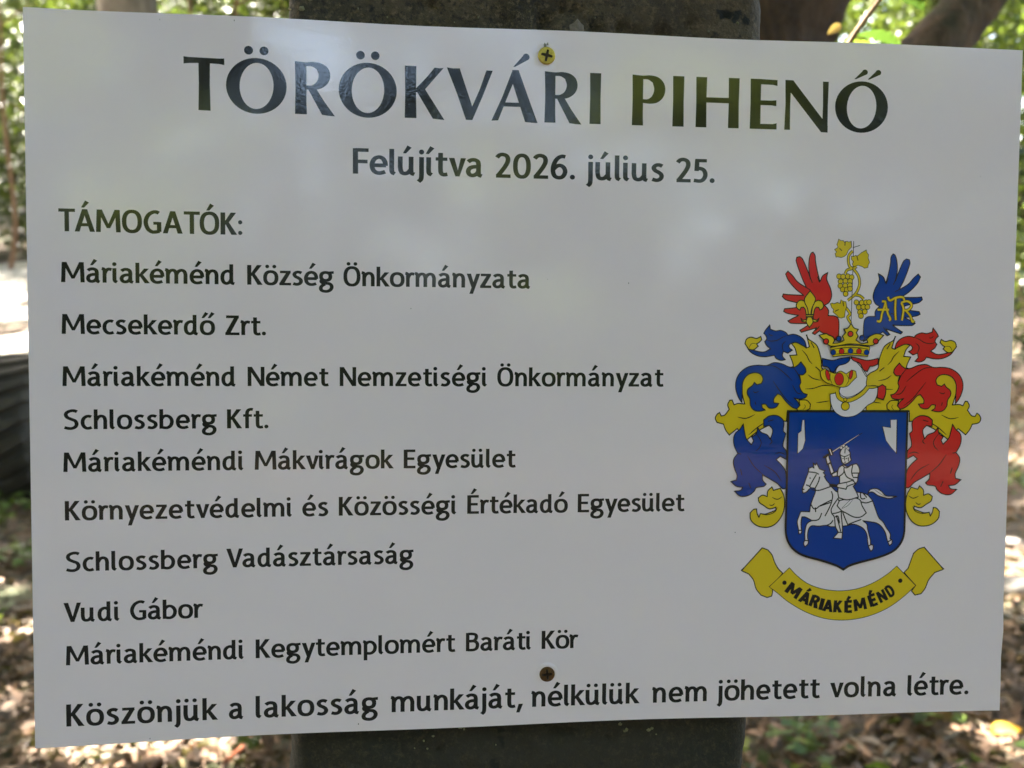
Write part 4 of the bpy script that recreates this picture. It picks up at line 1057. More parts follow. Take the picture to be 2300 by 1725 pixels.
('horse_rider','L','line',0.54,1,[(133.42,-36.5),(133.29,-38.66),(131.12,-40.45)]),
('horse_rider','L','line',0.54,1,[(133.45,-37.58),(134.82,-40.47),(138.2,-42.1)]),
('horse_rider','L','line',0.54,1,[(137.45,-35.08),(136.99,-38.32),(137.6,-40.48)]),
('horse_rider','L','line',0.54,1,[(137.19,-38.86),(140.52,-38.87)]),
('horse_rider','L','line',0.54,1,[(137.61,-40.84),(140.02,-40.85)]),
('horse_rider','L','line',0.54,1,[(132.45,-35.06),(134.34,-36.51),(136.9,-35.08)]),
('horse_rider','P','white',0.52,1,[(130.47,-44.04),(131.2,-43.61),(134.89,-42.91),(137.46,-42.1),(138.98,-43.37),(135.13,-44.86),(134.68,-46.04),(130.43,-45.19)]),
('horse_rider','L','line',0.2,1,[(134.7,-42.98),(135.13,-44.86)]),
('horse_rider','P','grey',0.1,1,[(126.59,-44.01),(127.87,-43.66),(130.47,-44.04),(130.5,-45.12),(127.54,-44.81)]),
('horse_rider','P','white',0.15,0,[(127.49,-29.31),(130.76,-27.24),(138.4,-22.52),(141.5,-20.91),(133.32,-26.28),(128.06,-29.67)]),
('horse_rider','P','grey',0.1,0,[(123.5,-31.87),(125.31,-30.44),(126.48,-30.09),(124.32,-32.09)]),
('horse_rider','P','white',0.52,1,[(124.98,-31.88),(126.23,-30.56),(126.54,-32.17),(127.32,-33.96),(125.8,-34.93),(125.24,-33.24)]),
('horse_rider','P','white',0.52,0,[(125.99,-28.16),(127.09,-27.87),(128.19,-30.56),(127.17,-31.02)]),
('horse_rider','P','white',0.52,1,[(131.8,-31.47),(131.39,-29.86),(132.26,-27.89),(133.71,-26.81),(134.85,-27.89),(136.01,-29.69),(136.13,-31.49),(136.76,-33),(135.57,-34.07),(133.92,-34.78),(132.5,-34.06)]),
('horse_rider','D','white',0.18,0.63,[(131.88,-27.53)]),
('horse_rider','D','white',0.18,0.63,[(132.96,-26.63)]),
('horse_rider','D','white',0.18,0.63,[(134.27,-27.17)]),
('horse_rider','D','white',0.18,0.63,[(135.03,-27.89)]),
('horse_rider','L','line',0.44,1,[(131.41,-30.57),(133.46,-31.48),(136.03,-30.41)]),
('horse_rider','L','line',0.44,1,[(133.47,-31.66),(133.59,-33.27)]),
('horse_rider','L','line',0.44,1,[(132.56,-32.37),(133.12,-32.27)]),
('horse_rider','L','line',0.44,1,[(134.04,-32.38),(134.78,-32.27)]),
('horse_rider','L','line',0.44,1,[(133.35,-33.99),(134.27,-33.92)]),
('horse_rider','L','line',0.44,1,[(135.25,-31.84),(135.37,-33.64)]),
('horse_rider','L','line',0.44,1,[(133.74,-27.89),(133.61,-30.04)]),
('ribbon','P','yellow',0.48,2,[(97.12,-71.94),(99.64,-72.89),(101.56,-75.06),(102.89,-78.45),(104.52,-81.23),(106.77,-83.54),(101.88,-88.87),(102.26,-91.64),(101.87,-93.66),(99.82,-94.24),(96.98,-93.08),(94.73,-90.28),(93.39,-86.27),(91.14,-83.48),(87.81,-82.01)]),
('ribbon','P','yellow',0.48,2,[(171.82,-72.53),(169.16,-73.43),(166.98,-75.27),(165.81,-78.67),(164.64,-82.07),(162.78,-83.91),(168.4,-89.9),(166.56,-92.36),(168.22,-94.26),(171.08,-93.68),(172.92,-91.21),(174.41,-87.49),(177.18,-84.1),(181.31,-82.71)]),
('ribbon','P','yellow',0.3,2,[(109.72,-81.01),(113.06,-84.44),(118.19,-88.21),(124.56,-90.66),(130.9,-91.69),(137.23,-91.61),(143.55,-90.34),(149.83,-87.77),(155.46,-84.25),(159.31,-80.95),(168.4,-89.9),(163.42,-94.5),(157.17,-99.07),(150.25,-102.38),(142.67,-104.42),(134.43,-105.08),(126.17,-104.11),(117.89,-101.17),(109.59,-96.39),(104.47,-92.29),(100.64,-89.46)]),
('ribbon','D','black',0,1.0,[(107.62,-87.73)]),
('ribbon','D','black',0,1.02,[(161.17,-87.62)]),
]
SPECKS = [[35.19, 43.8], [-57.89, 31.95], [84.59, -64.95], [-158.33, 146.21], [-129.41, 147.22], [192.44, 92.64], [-164.99, -146.98], [-79.56, -144.73], [-0.01, 45.03]]



def build_sign():
    root = empty('sign', (0, 0, 0), 'glossy white notice board with black lettering and coat of arms screwed to dark post', 'sign')
    root.matrix_world = SIGN_M
    # ---- the sheet
    bm = bmesh.new()
    NX, NY = 64, 24
    edge_top = lambda x: 0.1489 - 0.0004 * (x / SW) ** 2 + 0.0003 * math.sin(x * 47 + 1)
    edge_bot = lambda x: -0.1478 - 0.0006 * (x / SW) ** 2 + 0.0003 * math.sin(x * 39)
    scr = ((-.0015, .1385), (.0016, -.1259))
    front, back = [], []
    for j in range(NY + 1):
        for i in range(NX + 1):
            fx = -1 + 2 * i / NX
            x = 0.21 * fx
            t = j / NY
            y = edge_bot(x) * (1 - t) + edge_top(x) * t
            if fx == 1:      # small dents in the right edge near the lower corner
                x += -0.0008 * math.exp(-((y + .119) / .004) ** 2) + 0.0005 * math.exp(-((y + .112) / .003) ** 2)
            z = bow(x)
            front.append(bm.verts.new((x, y, z)))
            back.append(bm.verts.new((x, y, z - 0.003)))
    W1 = NX + 1
    for j in range(NY):
        for i in range(NX):
            a = j * W1 + i
            bm.faces.new((front[a], front[a + 1], front[a + W1 + 1], front[a + W1])).smooth = True
            bm.faces.new((back[a], back[a + W1], back[a + W1 + 1], back[a + 1])).smooth = True
    rim = [i for i in range(NX)] + [NX + j * W1 for j in range(NY)] + [NY * W1 + NX - i for i in range(NX)] + [(NY - j) * W1 for j in range(NY)]
    ef = {i: bm.verts.new(front[i].co) for i in rim}
    eb = {i: bm.verts.new(back[i].co) for i in rim}
    for a, b in zip(rim, rim[1:] + rim[:1]):
        bm.faces.new((ef[a], eb[a], eb[b], ef[b]))
    # raised lip of film pushed up round the lower screw
    for (sx, sy, rr, hh) in ((.0016, -.1259, .0040, .00055), (-.0015, .1385, .0044, .0002)):
        ring = []
        for k in range(28):
            t = 2 * math.pi * k / 28
            q = []
            for dr, dz in ((-.0009, .00008), (-.0004, 1), (.0004, .8), (.0012, .00006)):
                h = hh * (0.55 + 0.45 * math.sin(t + 0.5)) if dz > .01 else 0
                r = rr + dr
                q.append(bm.verts.new((sx + r * math.cos(t), sy + r * math.sin(t), bow(sx) + (h * dz if dz > .01 else dz))))
            ring.append(q)
        for k in range(28):
            for m in range(3):
                bm.faces.new((ring[k][m], ring[k][m + 1], ring[(k + 1) % 28][m + 1], ring[(k + 1) % 28][m])).smooth = True
    me = bpy.data.meshes.new('panel')
    bm.to_mesh(me)
    bm.free()
    me.materials.append(M['panel'])
    o = bpy.data.objects.new('panel', me)
    COL.objects.link(o)
    o.parent = root
    # ---- the writing
    pr = Print()
    for g, a, b in TITLE:
        display(pr, g, a, b, TITLE_BASE, TITLE_CAP, 'black')
    o = pr.build('title_lettering', root)
    o['label'] = 'large flared black capitals across the top'
    for base, cap, words in LINES:
        pr = Print()
        for text, a, b in words:
            word(pr, text, a, b, base, cap, 'grey')
        o = pr.build('lettering', root)
        o['label'] = 'printed line reading ' + ' '.join(w[0] for w in words)
    # ---- the coat of arms
    coat = Print(0.02)
    groups, order = {}, []
    for sub, op, col, lw, sm, pts in COAT:
        if sub not in groups:
            groups[sub] = []
            order.append(sub)
        groups[sub].append((op, col, lw, sm, pts))
    parts = {}
    lift = 0.02
    names = {'wing2': 'wing'}
    labels = {'wing': 'red wing', 'wing2': 'blue wing'}
    root_coat = None
    for sub in ['shield'] + [s for s in order if s != 'shield']:
        pr = Print(0)
        for n_, (op, col, lw, sm, pts) in enumerate(COAT_SORTED(sub, groups)):
            pr.lift = LIFT[sub]
            pr.layer = n_
            if op == 'P':
                p = spline2(pts, 6, True, 52) if sm == 1 else (spline2(pts, 6, True, 24) if sm == 2 else pts)
                pr.fill(p, col)
                if lw:
                    pr.layer = n_ + 0.5
                    nx, ny = pen(p, lw / 2, lw / 2, True)
                    pr.strip(p, nx, ny, 'line', True)
            elif op == 'D':
                (x, y), r = pts[0], sm
                ring = lambda q: [(x + q * math.cos(t), y + q * math.sin(t)) for t in [2 * math.pi * i / 22 for i in range(22)]]
                if lw:
                    pr.fill(ring(r + lw * .5), 'line')
                    pr.layer = n_ + 0.5
                    pr.fill(ring(r - lw * .5), col)
                else:
                    pr.fill(ring(r), col)
            else:
                p = spline2(pts, 7) if sm else pts
                nx, ny = pen(p, lw / 2, lw / 2)
                if col == 'line' and lw < .5:     # engraved lines taper at both ends
                    n = len(p)
                    tp = [min(1, .35 + 2.6 * min(i, n - 1 - i) / n) for i in range(n)] if sm and n > 4 else [1] * n
                    nx, ny = [a * t for a, t in zip(nx, tp)], [a * t for a, t in zip(ny, tp)]
                pr.strip(p, nx, ny, col)
        if sub == 'ribbon':
            n0 = len(groups[sub])
            for g, a, b, h in BANNER:
                w, ops = GLYPH[g]
                w = w + .13
                ux, uy = (b[0] - a[0]) / w, (b[1] - a[1]) / w
                bl_ = math.hypot(b[0] - a[0], b[1] - a[1])
                hx, hy = -(b[1] - a[1]) / bl_ * 5.3, (b[0] - a[0]) / bl_ * 5.3
                if g in ('R', 'D'):
                    pass
                l0 = n0
                fn = lambda u, v: (a[0] + ux * (u + .065) + hx * v, a[1] + uy * (u + .065) + hy * v)
                banner_glyph(pr, ops, fn, l0)
        if root_coat is None:
            root_coat = bpy.data.objects.new('coat_of_arms', None)
            COL.objects.link(root_coat)
            root_coat.parent = root
            root_coat.empty_display_size = .02
        o = pr.build(names.get(sub, sub), root_coat)
        if sub in labels:
            o['label'] = labels[sub]
    # ---- dirt specks
    pr = Print(0.03)
    for i, (x, y) in enumerate(SPECKS):
        pr.layer = 0
        r = (.30, .25, .28, .2, .3, .15, .25, .35, .15)[i]
        pr.fill([(x + r * math.cos(t) * (.7 + .5 * random.random()) * .6, y + r * math.sin(t) * (1 + .5 * random.random())) for t in [2 * math.pi * k / 9 for k in range(9)]], 'speck')
    o = pr.build('dirt_specks', root)
    o['kind'] = 'stuff'
    # ---- the two screws
    for (sx, sy), rot, mat, z0, rad, lab in (((-.0015, .1385), -.2, 'zinc', .0012, .0037, 'shiny yellow cross-head screw at the top edge'),
                                             ((.0016, -.1259), .1, 'dull_zinc', .0008, .0034, 'tarnished brown cross-head screw above the bottom line')):
        v, f, mi = [], [], []
        N = 48
        # cross recess outline (8 arms corners x 3)
        cw, cl = rad * .17, rad * .66
        cross = []
        for k in range(4):
            t = rot + k * math.pi / 2
            ca, sa = math.cos(t), math.sin(t)
            for (x, y) in ((cw, -cw), (cl * .97, -cw * .8), (cl, 0), (cl * .97, cw * .8)):
                cross.append((x * ca - y * sa, x * sa + y * ca))
        circ = [(rad * .86 * math.cos(2 * math.pi * k / N), rad * .86 * math.sin(2 * math.pi * k / N)) for k in range(N)]
        dome = lambda x, y: z0 - 0.10 * (x * x + y * y) / rad
        top = [(x, y, dome(x, y)) for x, y in circ] + [(x, y, dome(x, y)) for x, y in cross]
        for t in tessellate_polygon([[Vector((x, y, 0)) for x, y in circ], [Vector((x, y, 0)) for x, y in cross]]):
            a, b, c = [Vector(top[i]) for i in t]
            f.append(t if (b - a).cross(c - a).z > 0 else (t[0], t[2], t[1]))
            mi.append(0)
        v = list(top)
        b0 = len(v)
        # rounded rim down to the sheet
        prof = ((.94, -.10), (.985, -.28), (1.0, -.5), (.99, -1.1))
        for pr_, dz in prof:
            for k in range(N):
                t = 2 * math.pi * k / N
                v.append((rad * pr_ * math.cos(t), rad * pr_ * math.sin(t), z0 - .086 * rad + dz * rad * .3))
        rings = [list(range(N))] + [list(range(b0 + q * N, b0 + (q + 1) * N)) for q in range(len(prof))]
        for A, B in zip(rings, rings[1:]):
            for k in range(N):
                f.append((A[k], B[k], B[(k + 1) % N], A[(k + 1) % N]))
                mi.append(0)
        head = mesh_obj('screw', v, f, [M[mat]], root, mi)
        head.location = (sx, sy, bow(sx))
        head['label'] = lab
        v, f = [], []
        n = len(cross)
        for (x, y) in cross:
            v.append((x, y, dome(x, y)))
        for (x, y) in cross:
            v.append((x * .72, y * .72, z0 - .00062))
        for k in range(n):
            f.append((k, (k + 1) % n, n + (k + 1) % n, n + k))
        f.append(tuple(range(n, 2 * n)))
        mesh_obj('recess', v, f, M['recess'], head)
    g = Geo()
    rr = random.Random(4)
    for k in range(4):
        x, y = -.0018 + rr.uniform(-.0007, .0007), .1385 + .0040 + k * .0003
        g.add([(x - .0005, y - .0004, bow(x) + .0001), (x + .0005, y - .0004, bow(x) + .0001), (x + rr.uniform(-.0004, .0004), y + .0008, bow(x) + .0007), (x, y - .0002, bow(x) + .0009)], [(0, 1, 2), (0, 1, 3), (1, 2, 3), (0, 2, 3)])
    g.build('torn_burr', M['burr'], root)
    return root


LIFT = {'mantling': .02, 'wing': .02, 'wing2': .02, 'fleur_de_lis': .06, 'monogram': .06, 'vine': .02, 'shield': .36, 'horse_rider': .37, 'helmet': .40, 'crown': .56, 'ribbon': .02}


def COAT_SORTED(sub, groups):
    return groups[sub]


def banner_glyph(pr, ops, fn, l0):
    """heavy rough block letter"""
    rr = random.Random(5)
    j = lambda: rr.uniform(-.012, .012)
    for n_, op in enumerate(ops):
        pr.layer = l0 + n_
        k, pts = op[0], list(op[1:])
        if k == 'P':
            q = [(x + j(), y + j()) for (x, y) in pts]
            pr.fill([fn(*p) for p in q], 'black')
            nx, ny = pen(q, .055, .045, True)
            A = [fn(q[i][0] + nx[i], q[i][1] + ny[i]) for i in range(len(q))]
            B = [fn(q[i][0] - nx[i], q[i][1] - ny[i]) for i in range(len(q))]
            mid = [((p[0] + t[0]) / 2, (p[1] + t[1]) / 2) for p, t in zip(A, B)]
            pr.strip(mid, [p[0] - m[0] for p, m in zip(A, mid)], [p[1] - m[1] for p, m in zip(A, mid)], 'black', True)
        elif k in 'SL':
            c = spline2(pts, 6) if k == 'S' else pts
            nx, ny = pen(c, .15, .115)
            A = [fn(c[i][0] + nx[i], c[i][1] + ny[i]) for i in range(len(c))]
            B = [fn(c[i][0] - nx[i], c[i][1] - ny[i]) for i in range(len(c))]
            mid = [((p[0] + q[0]) / 2, (p[1] + q[1]) / 2) for p, q in zip(A, B)]
            pr.strip(mid, [p[0] - m[0] for p, m in zip(A, mid)], [p[1] - m[1] for p, m in zip(A, mid)], 'black')


GLYPH['R'] = (.66, [('L', (.083, 1), (.083, 0)), ('S', (.09, .938), (.36, .935), (.50, .87), (.53, .74), (.47, .58), (.33, .51), (.09, .51)), ('P', (.28, .50), (.44, .52), (.68, 0), (.48, 0))])
GLYPH['D'] = (.72, [('L', (.083, 1), (.083, 0)), ('S', (.09, .938), (.36, .935), (.54, .83), (.63, .52), (.55, .18), (.38, .062), (.09, .062))])
SIGN = build_sign()

# ------------------------------------------------------------------ the post behind the sign
from mathutils import noise as mnoise


def build_post():
    root = empty('post', (0, 0, 0), 'thick dark weathered post with pits and lichen carrying the white notice board', 'post')
    root.matrix_world = SIGN_M
    xl, xr, zf, dep, ch = -0.1105, 0.0958, -0.0086, 0.17, 0.010
    # outline of the section, clockwise seen from above, fine in front
    sec = []
    nf = 84
    for i in range(nf + 1):
        sec.append((xl + ch + (xr - xl - 2 * ch) * i / nf, zf))
    for k in range(1, 5):
        t = k / 5 * math.pi / 2
        sec.append((xr - ch + ch * math.sin(t), zf - ch + ch * math.cos(t)))
    for i in range(11):
        sec.append((xr, zf - ch - (dep - 2 * ch) * i / 10))
    for i in range(9):
        sec.append((xr - ch - (xr - xl - 2 * ch) * i / 8, zf - dep))
    for i in range(11):
        sec.append((xl, zf - dep + ch + (dep - 2 * ch) * i / 10))
    for k in range(1, 5):
        t = k / 5 * math.pi / 2
        sec.append((xl + ch - ch * math.cos(t), zf - ch + ch * math.sin(t)))
    ys = list(np.concatenate([np.linspace(-1.35, -.25, 24), np.linspace(-.24, -.13, 46), np.linspace(-.12, .13, 12), np.linspace(.135, .21, 34), np.linspace(.22, .42, 14)]))
    pits = [(-.002, .1545, .004, .004), (-.020, .1535, .006, .003), (.006, .1592, .002, .004), (.011, .1590, .0016, .004), (.031, .1525, .0022, .004), (.020, .1515, .0025, .004),
            (.049, .1505, .004, .005), (.036, .150, .003, .004), (-.004, .1512, .003, .003), (.062, .156, .002, .003), (.0065, -.1545, .0045, .0045), (-.012, -.153, .0015, .003), (.013, -.1545, .002, .003),
            (-.024, -.152, .003, .002), (.03, -.158, .002, .003), (-.05, .158, .003, .003), (.078, .16, .002, .003), (-.045, -.16, .002, .003)]
    v, f = [], []
    cx, cz = (xl + xr) / 2, zf - dep / 2
    for y in ys:
        for (x, z) in sec:
            p = Vector((x * 1.0, y, z))
            d = mnoise.fractal(p * 26, 0.9, 2.1, 5) * 0.0016 + mnoise.noise(p * 150) * 0.0005 - 0.0006
            if z == zf:
                for (a, b, r, h) in pits:
                    q = ((x - a) ** 2 + (y - b) ** 2) / (r * r)
                    if q < 6:
                        d -= h * math.exp(-q)
                d = min(d, 0.0007)
            out = Vector((x - cx, 0, z - cz))
            nx = 0 if abs(z - zf) < 1e-6 or abs(z - zf + dep) < 1e-6 else math.copysign(1, x - cx)
            nz = 1 if abs(z - zf) < 1e-6 else (-1 if abs(z - zf + dep) < 1e-6 else 0)
            v.append((x + nx * d * 1.5, y, z + nz * d))
    n = len(sec)
    for j in range(len(ys) - 1):
        for i in range(n):
            f.append((j * n + i, j * n + (i + 1) % n, (j + 1) * n + (i + 1) % n, (j + 1) * n + i))
    f.append(tuple((len(ys) - 1) * n + i for i in range(n)))
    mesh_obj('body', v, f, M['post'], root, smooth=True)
    # pale exposed stone above the top edge of the sign and lichen spots
    g = Geo()
    rr = random.Random(3)

    def blob(x, y, rx, ry, h):
        m = 12
        vs = [(x, y, zf + h)] + [(x + rx * math.cos(t) * rr.uniform(.7, 1.15), y + ry * math.sin(t) * rr.uniform(.7, 1.15), zf - .0006) for t in [2 * math.pi * k / m for k in range(m)]]
        vs += [((a + x) / 2, (b + y) / 2, zf + h * .8) for a, b, c in vs[1:]]
        fs = []
        for k in range(m):
            k2 = (k + 1) % m
            fs += [(1 + k, 1 + k2, 1 + m + k2, 1 + m + k), (1 + m + k, 1 + m + k2, 0)]
        g.add(vs, fs, rr.random())
    blob(.0125, .1510, .0036, .0046, .0006)
    blob(-.006, .1500, .0016, .001, .0004)
    g.build('exposed_stone', M['pale_stone'], root, True)
    g = Geo()
    for (x, y, r) in ((-.0355, -.1497, .0018), (-.034, -.1508, .0012), (-.0475, -.1535, .0009), (-.0515, -.1555, .0009), (-.0555, -.1585, .0006), (-.050, -.159, .0007), (-.02, -.1585, .0007),
                      (.0355, -.1512, .002), (.0385, -.154, .0016), (.0375, -.1545, .001), (.0485, -.1545, .0016), (.050, -.1538, .0012), (.052, -.1565, .001), (-.103, .155, .0018), (-.0995, .159, .0016), (.083, .157, .0012), (-.108, .1545, .0012),
                      (-.04, .152, .0012), (-.03, .1545, .001), (.07, .153, .0008), (.02, .1565, .0008), (-.08, .156, .0009), (-.068, .153, .0008)):
        blob(x, y, r * rr.uniform(.4, .8), r * rr.uniform(.35, .75), .0003)
    g.build('lichen', M['lichen'], root, True)['kind'] = 'stuff'
    # thin dry grass blade stuck to the side of the post
    return root


M['pale_stone'] = plain_mat('exposed_pale_stone', (0.21, 0.17, 0.14), 0.9, 0, 260, 0.55, 0.002)
M['lichen'] = plain_mat('yellow_grey_lichen', (0.24, 0.23, 0.13), 0.9, 0, 500, 0.5, 0.001)
build_post()


# ------------------------------------------------------------------ trees, shrubs, plants
def clump_leaves(centres, n_each, spread, size, rng=RNG):
    pos, sz = [], []
    for c in centres:
        q = rng.normal(size=(n_each, 3)) * np.array(spread) + np.array(c)
        pos.append(q)
        sz.append(rng.uniform(size[0], size[1], n_each))
    return np.concatenate(pos), np.concatenate(sz)


def sun_clear(p):
    """False inside the open shaft that lets the sun reach the sapling's broad leaves"""
    for px, py in ((1985, 85), (2035, 5)):
        q = at_dist(px, py, 1.0)
        t = (p[2] - q.z) / TO_SUN.z
        if (p[0] - q.x - TO_SUN.x * t) ** 2 + (p[1] - q.y - TO_SUN.y * t) ** 2 < .16:
            return False
    return True


def forked_tree():
    root = empty('tree', (0, 0, 0), 'dark forked tree right behind the post, its mossy limb leaning out to the upper right', 'tree')
    D = 2.2
    b = at_dist(1480, 860, D)
    base = Vector((b.x - .05, D + .05, ground_z(b.x, D) - .15))
    root.location = base
    pts = [base, base + Vector((0.01, 0, .45)), at_dist(1560, 560, D), at_dist(1650, 300, D), at_dist(1705, 100, D), at_dist(1748, 0, D), at_dist(1850, -230, D), at_dist(1930, -600, D), at_dist(1900, -1200, D), at_dist(1950, -2600, D), at_dist(1900, -4200, D)]
    rad = [.22, .165, .150, .143, .137, .132, .12, .105, .09, .06, .03]
    cp = curve_pts([tuple(p - base) for p in pts], 8)
    rr = [float(np.interp(i / 8, range(len(rad)), rad)) for i in range(len(cp))]
    g = Geo()
    g.tube(cp, rr, 22, wob=.035, seed=2)
    g.build('trunk', M['bark'], root, True)
    pts = [at_dist(1600, 540, D), at_dist(1800, 420, D + .03), at_dist(1985, 230, D + .1), at_dist(2103, 100, D + .15), at_dist(2190, 0, D + .2), at_dist(2330, -170, D + .25), at_dist(2480, -420, D + .3), at_dist(2520, -1000, D + .3), at_dist(2700, -2000, D + .3)]
    rad = [.085, .078, .066, .0605, .059, .055, .05, .045, .02]
    cp = curve_pts([tuple(p - base) for p in pts], 8)
    rr = [float(np.interp(i / 8, range(len(rad)), rad)) for i in range(len(cp))]
    g = Geo()
    g.tube(cp, rr, 18, wob=.06, seed=5)
    g.build('limb', M['mossbark'], root, True)
    cen = [(RNG.uniform(-1.2, 2.6) + base.x, RNG.uniform(1.0, 4.2), RNG.uniform(4.2, 6.4)) for _ in range(60)]
    pos, sz = clump_leaves(cen, 60, (.35, .35, .2), (.09, .15))
    k = np.array([sun_clear(q) for q in pos])
    pos, sz = pos[k], sz[k]
    leaf_obj('crown', pos - np.array(base), sz, M['leaf'], root)


forked_tree()


def tree(label, x, y, r, h, bark, crown_z, crown_r, n, mat='leaf', lean=(0, 0), size=(.09, .15), limbs=4, seg=14, name='tree', group=None):
    z = ground_z(x, y)
    root = empty(name, (x, y, z), label, 'tree', group)
    pts = [(0, 0, -.2), (.02 * h + lean[0] * .1, .0, h * .12), (lean[0] * .35, lean[1] * .35, h * .4), (lean[0] * .7, lean[1] * .7, h * .7), (lean[0], lean[1], h)]
    cp = curve_pts(pts, 6)
    rr = [r * (1.25 if i == 0 else 1) * (1 - .75 * i / (len(cp) - 1)) for i in range(len(cp))]
    g = Geo()
    g.tube(cp, rr, seg, wob=.05, seed=int(abs(x * 10)))
    for k in range(limbs):
        a = 2 * math.pi * k / max(limbs, 1) + x
        t = .5 + .4 * k / max(limbs, 1)
        p0 = cp[int(t * (len(cp) - 1))]
        L = crown_r * .9
        g.tube(curve_pts([p0, p0 + Vector((math.cos(a) * L * .5, math.sin(a) * L * .5, L * .35)), p0 + Vector((math.cos(a) * L, math.sin(a) * L, L * .55))], 5), list(np.linspace(r * .4, r * .08, 11)), 7)
    g.build('trunk', M[bark], root, True)
    cen = []
    for _ in range(max(8, n // 70)):
        d = RNG.normal(size=3)
        d /= np.linalg.norm(d)
        q = d * crown_r * RNG.uniform(.35, 1.0)
        cen.append((lean[0] + q[0], lean[1] + q[1], crown_z - z + q[2] * .8))
    pos, sz = clump_leaves(cen, max(1, n // len(cen)), (.28, .28, .18), size)
    leaf_obj('crown', pos, sz, M[mat], root)
    return root


def shrub(label, x, y, h, w, n, stems=6, mat='leaf', size=(.06, .11), z0=.1, bark='twig', name='shrub', cat='shrub', flat=1.0):
    z = ground_z(x, y)
    root = empty(name, (x, y, z), label, cat)
    g = Geo()
    tips = []
    for k in range(stems):
        a = RNG.uniform(0, 2 * math.pi)
        L = h * RNG.uniform(.7, 1.0)
        sp = w * RNG.uniform(.1, .8)
        p = [(RNG.normal() * .08, RNG.normal() * .08, -.1), (math.cos(a) * sp * .3, math.sin(a) * sp * .3 * flat, L * .45), (math.cos(a) * sp, math.sin(a) * sp * flat, L)]
        c = curve_pts(p, 5)
        g.tube(c, list(np.linspace(.022, .006, len(c))), 6)
        tips += [c[-1], c[-3], c[len(c) // 2]]
    g.build('stem', M[bark], root, True)
    cen = [tuple(t) for t in tips]
    for _ in range(n // 60):
        cen.append((RNG.normal() * w * .5, RNG.normal() * w * .5 * flat, RNG.uniform(z0, h)))
    pos, sz = clump_leaves(cen, max(1, n // len(cen)), (.16, .16, .11), size)
    pos[:, 2] = np.maximum(pos[:, 2], .03)
    leaf_obj('foliage', pos, sz, M[mat], root)
    return root


def gpt(px, py):
    return on_ground(px, py)


# left back, beyond the track
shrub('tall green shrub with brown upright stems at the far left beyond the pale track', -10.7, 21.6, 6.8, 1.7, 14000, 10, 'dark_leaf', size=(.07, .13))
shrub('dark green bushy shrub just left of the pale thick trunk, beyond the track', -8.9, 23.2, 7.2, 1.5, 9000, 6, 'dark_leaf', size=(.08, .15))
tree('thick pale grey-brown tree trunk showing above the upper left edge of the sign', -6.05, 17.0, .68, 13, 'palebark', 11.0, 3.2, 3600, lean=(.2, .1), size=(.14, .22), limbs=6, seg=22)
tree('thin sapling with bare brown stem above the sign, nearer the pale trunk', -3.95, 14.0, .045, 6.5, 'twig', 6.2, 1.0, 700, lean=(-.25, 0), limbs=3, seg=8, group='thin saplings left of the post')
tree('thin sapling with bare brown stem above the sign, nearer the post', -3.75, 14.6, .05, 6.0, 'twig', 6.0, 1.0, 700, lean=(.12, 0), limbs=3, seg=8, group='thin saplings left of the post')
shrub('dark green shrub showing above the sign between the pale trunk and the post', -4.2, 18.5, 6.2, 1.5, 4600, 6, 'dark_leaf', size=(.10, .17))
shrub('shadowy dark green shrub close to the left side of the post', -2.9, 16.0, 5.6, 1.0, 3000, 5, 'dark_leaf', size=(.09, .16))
tree('slim brown bare-stemmed sapling at the far left edge in front of the green shrub', -9.55, 20.4, .055, 7.5, 'twig', 7.6, .8, 500, lean=(.05, 0), limbs=2, seg=8, group='slim saplings at the left edge')
tree('slim crooked sapling close to the left edge of the sign beyond the track', -9.15, 20.9, .04, 7.0, 'twig', 7.4, .8, 500, lean=(-.12, 0), limbs=2, seg=8, group='slim saplings at the left edge')
# right
shrub('bright green leafy shrub along the right edge of the photo', 5.25, 10.6, 3.4, 1.1, 4200, 7, size=(.06, .11))
shrub('low shaded shrub at the foot of the bright shrub on the right edge', 4.9, 10.0, 1.5, .7, 1500, 5, 'dark_leaf', size=(.06, .10))
tree('leafy tree with sun sparkling through its crown at the upper right', 4.7, 12.5, .12, 8, 'bark', 4.6, 2.3, 15000, lean=(.3, 0), size=(.07, .12), limbs=6)
tree('paler green tree at the far right beyond the leaning limb', 7.6, 15.0, .14, 9, 'bark', 5.0, 2.5, 11000, lean=(-.2, 0), size=(.09, .14), limbs=6)


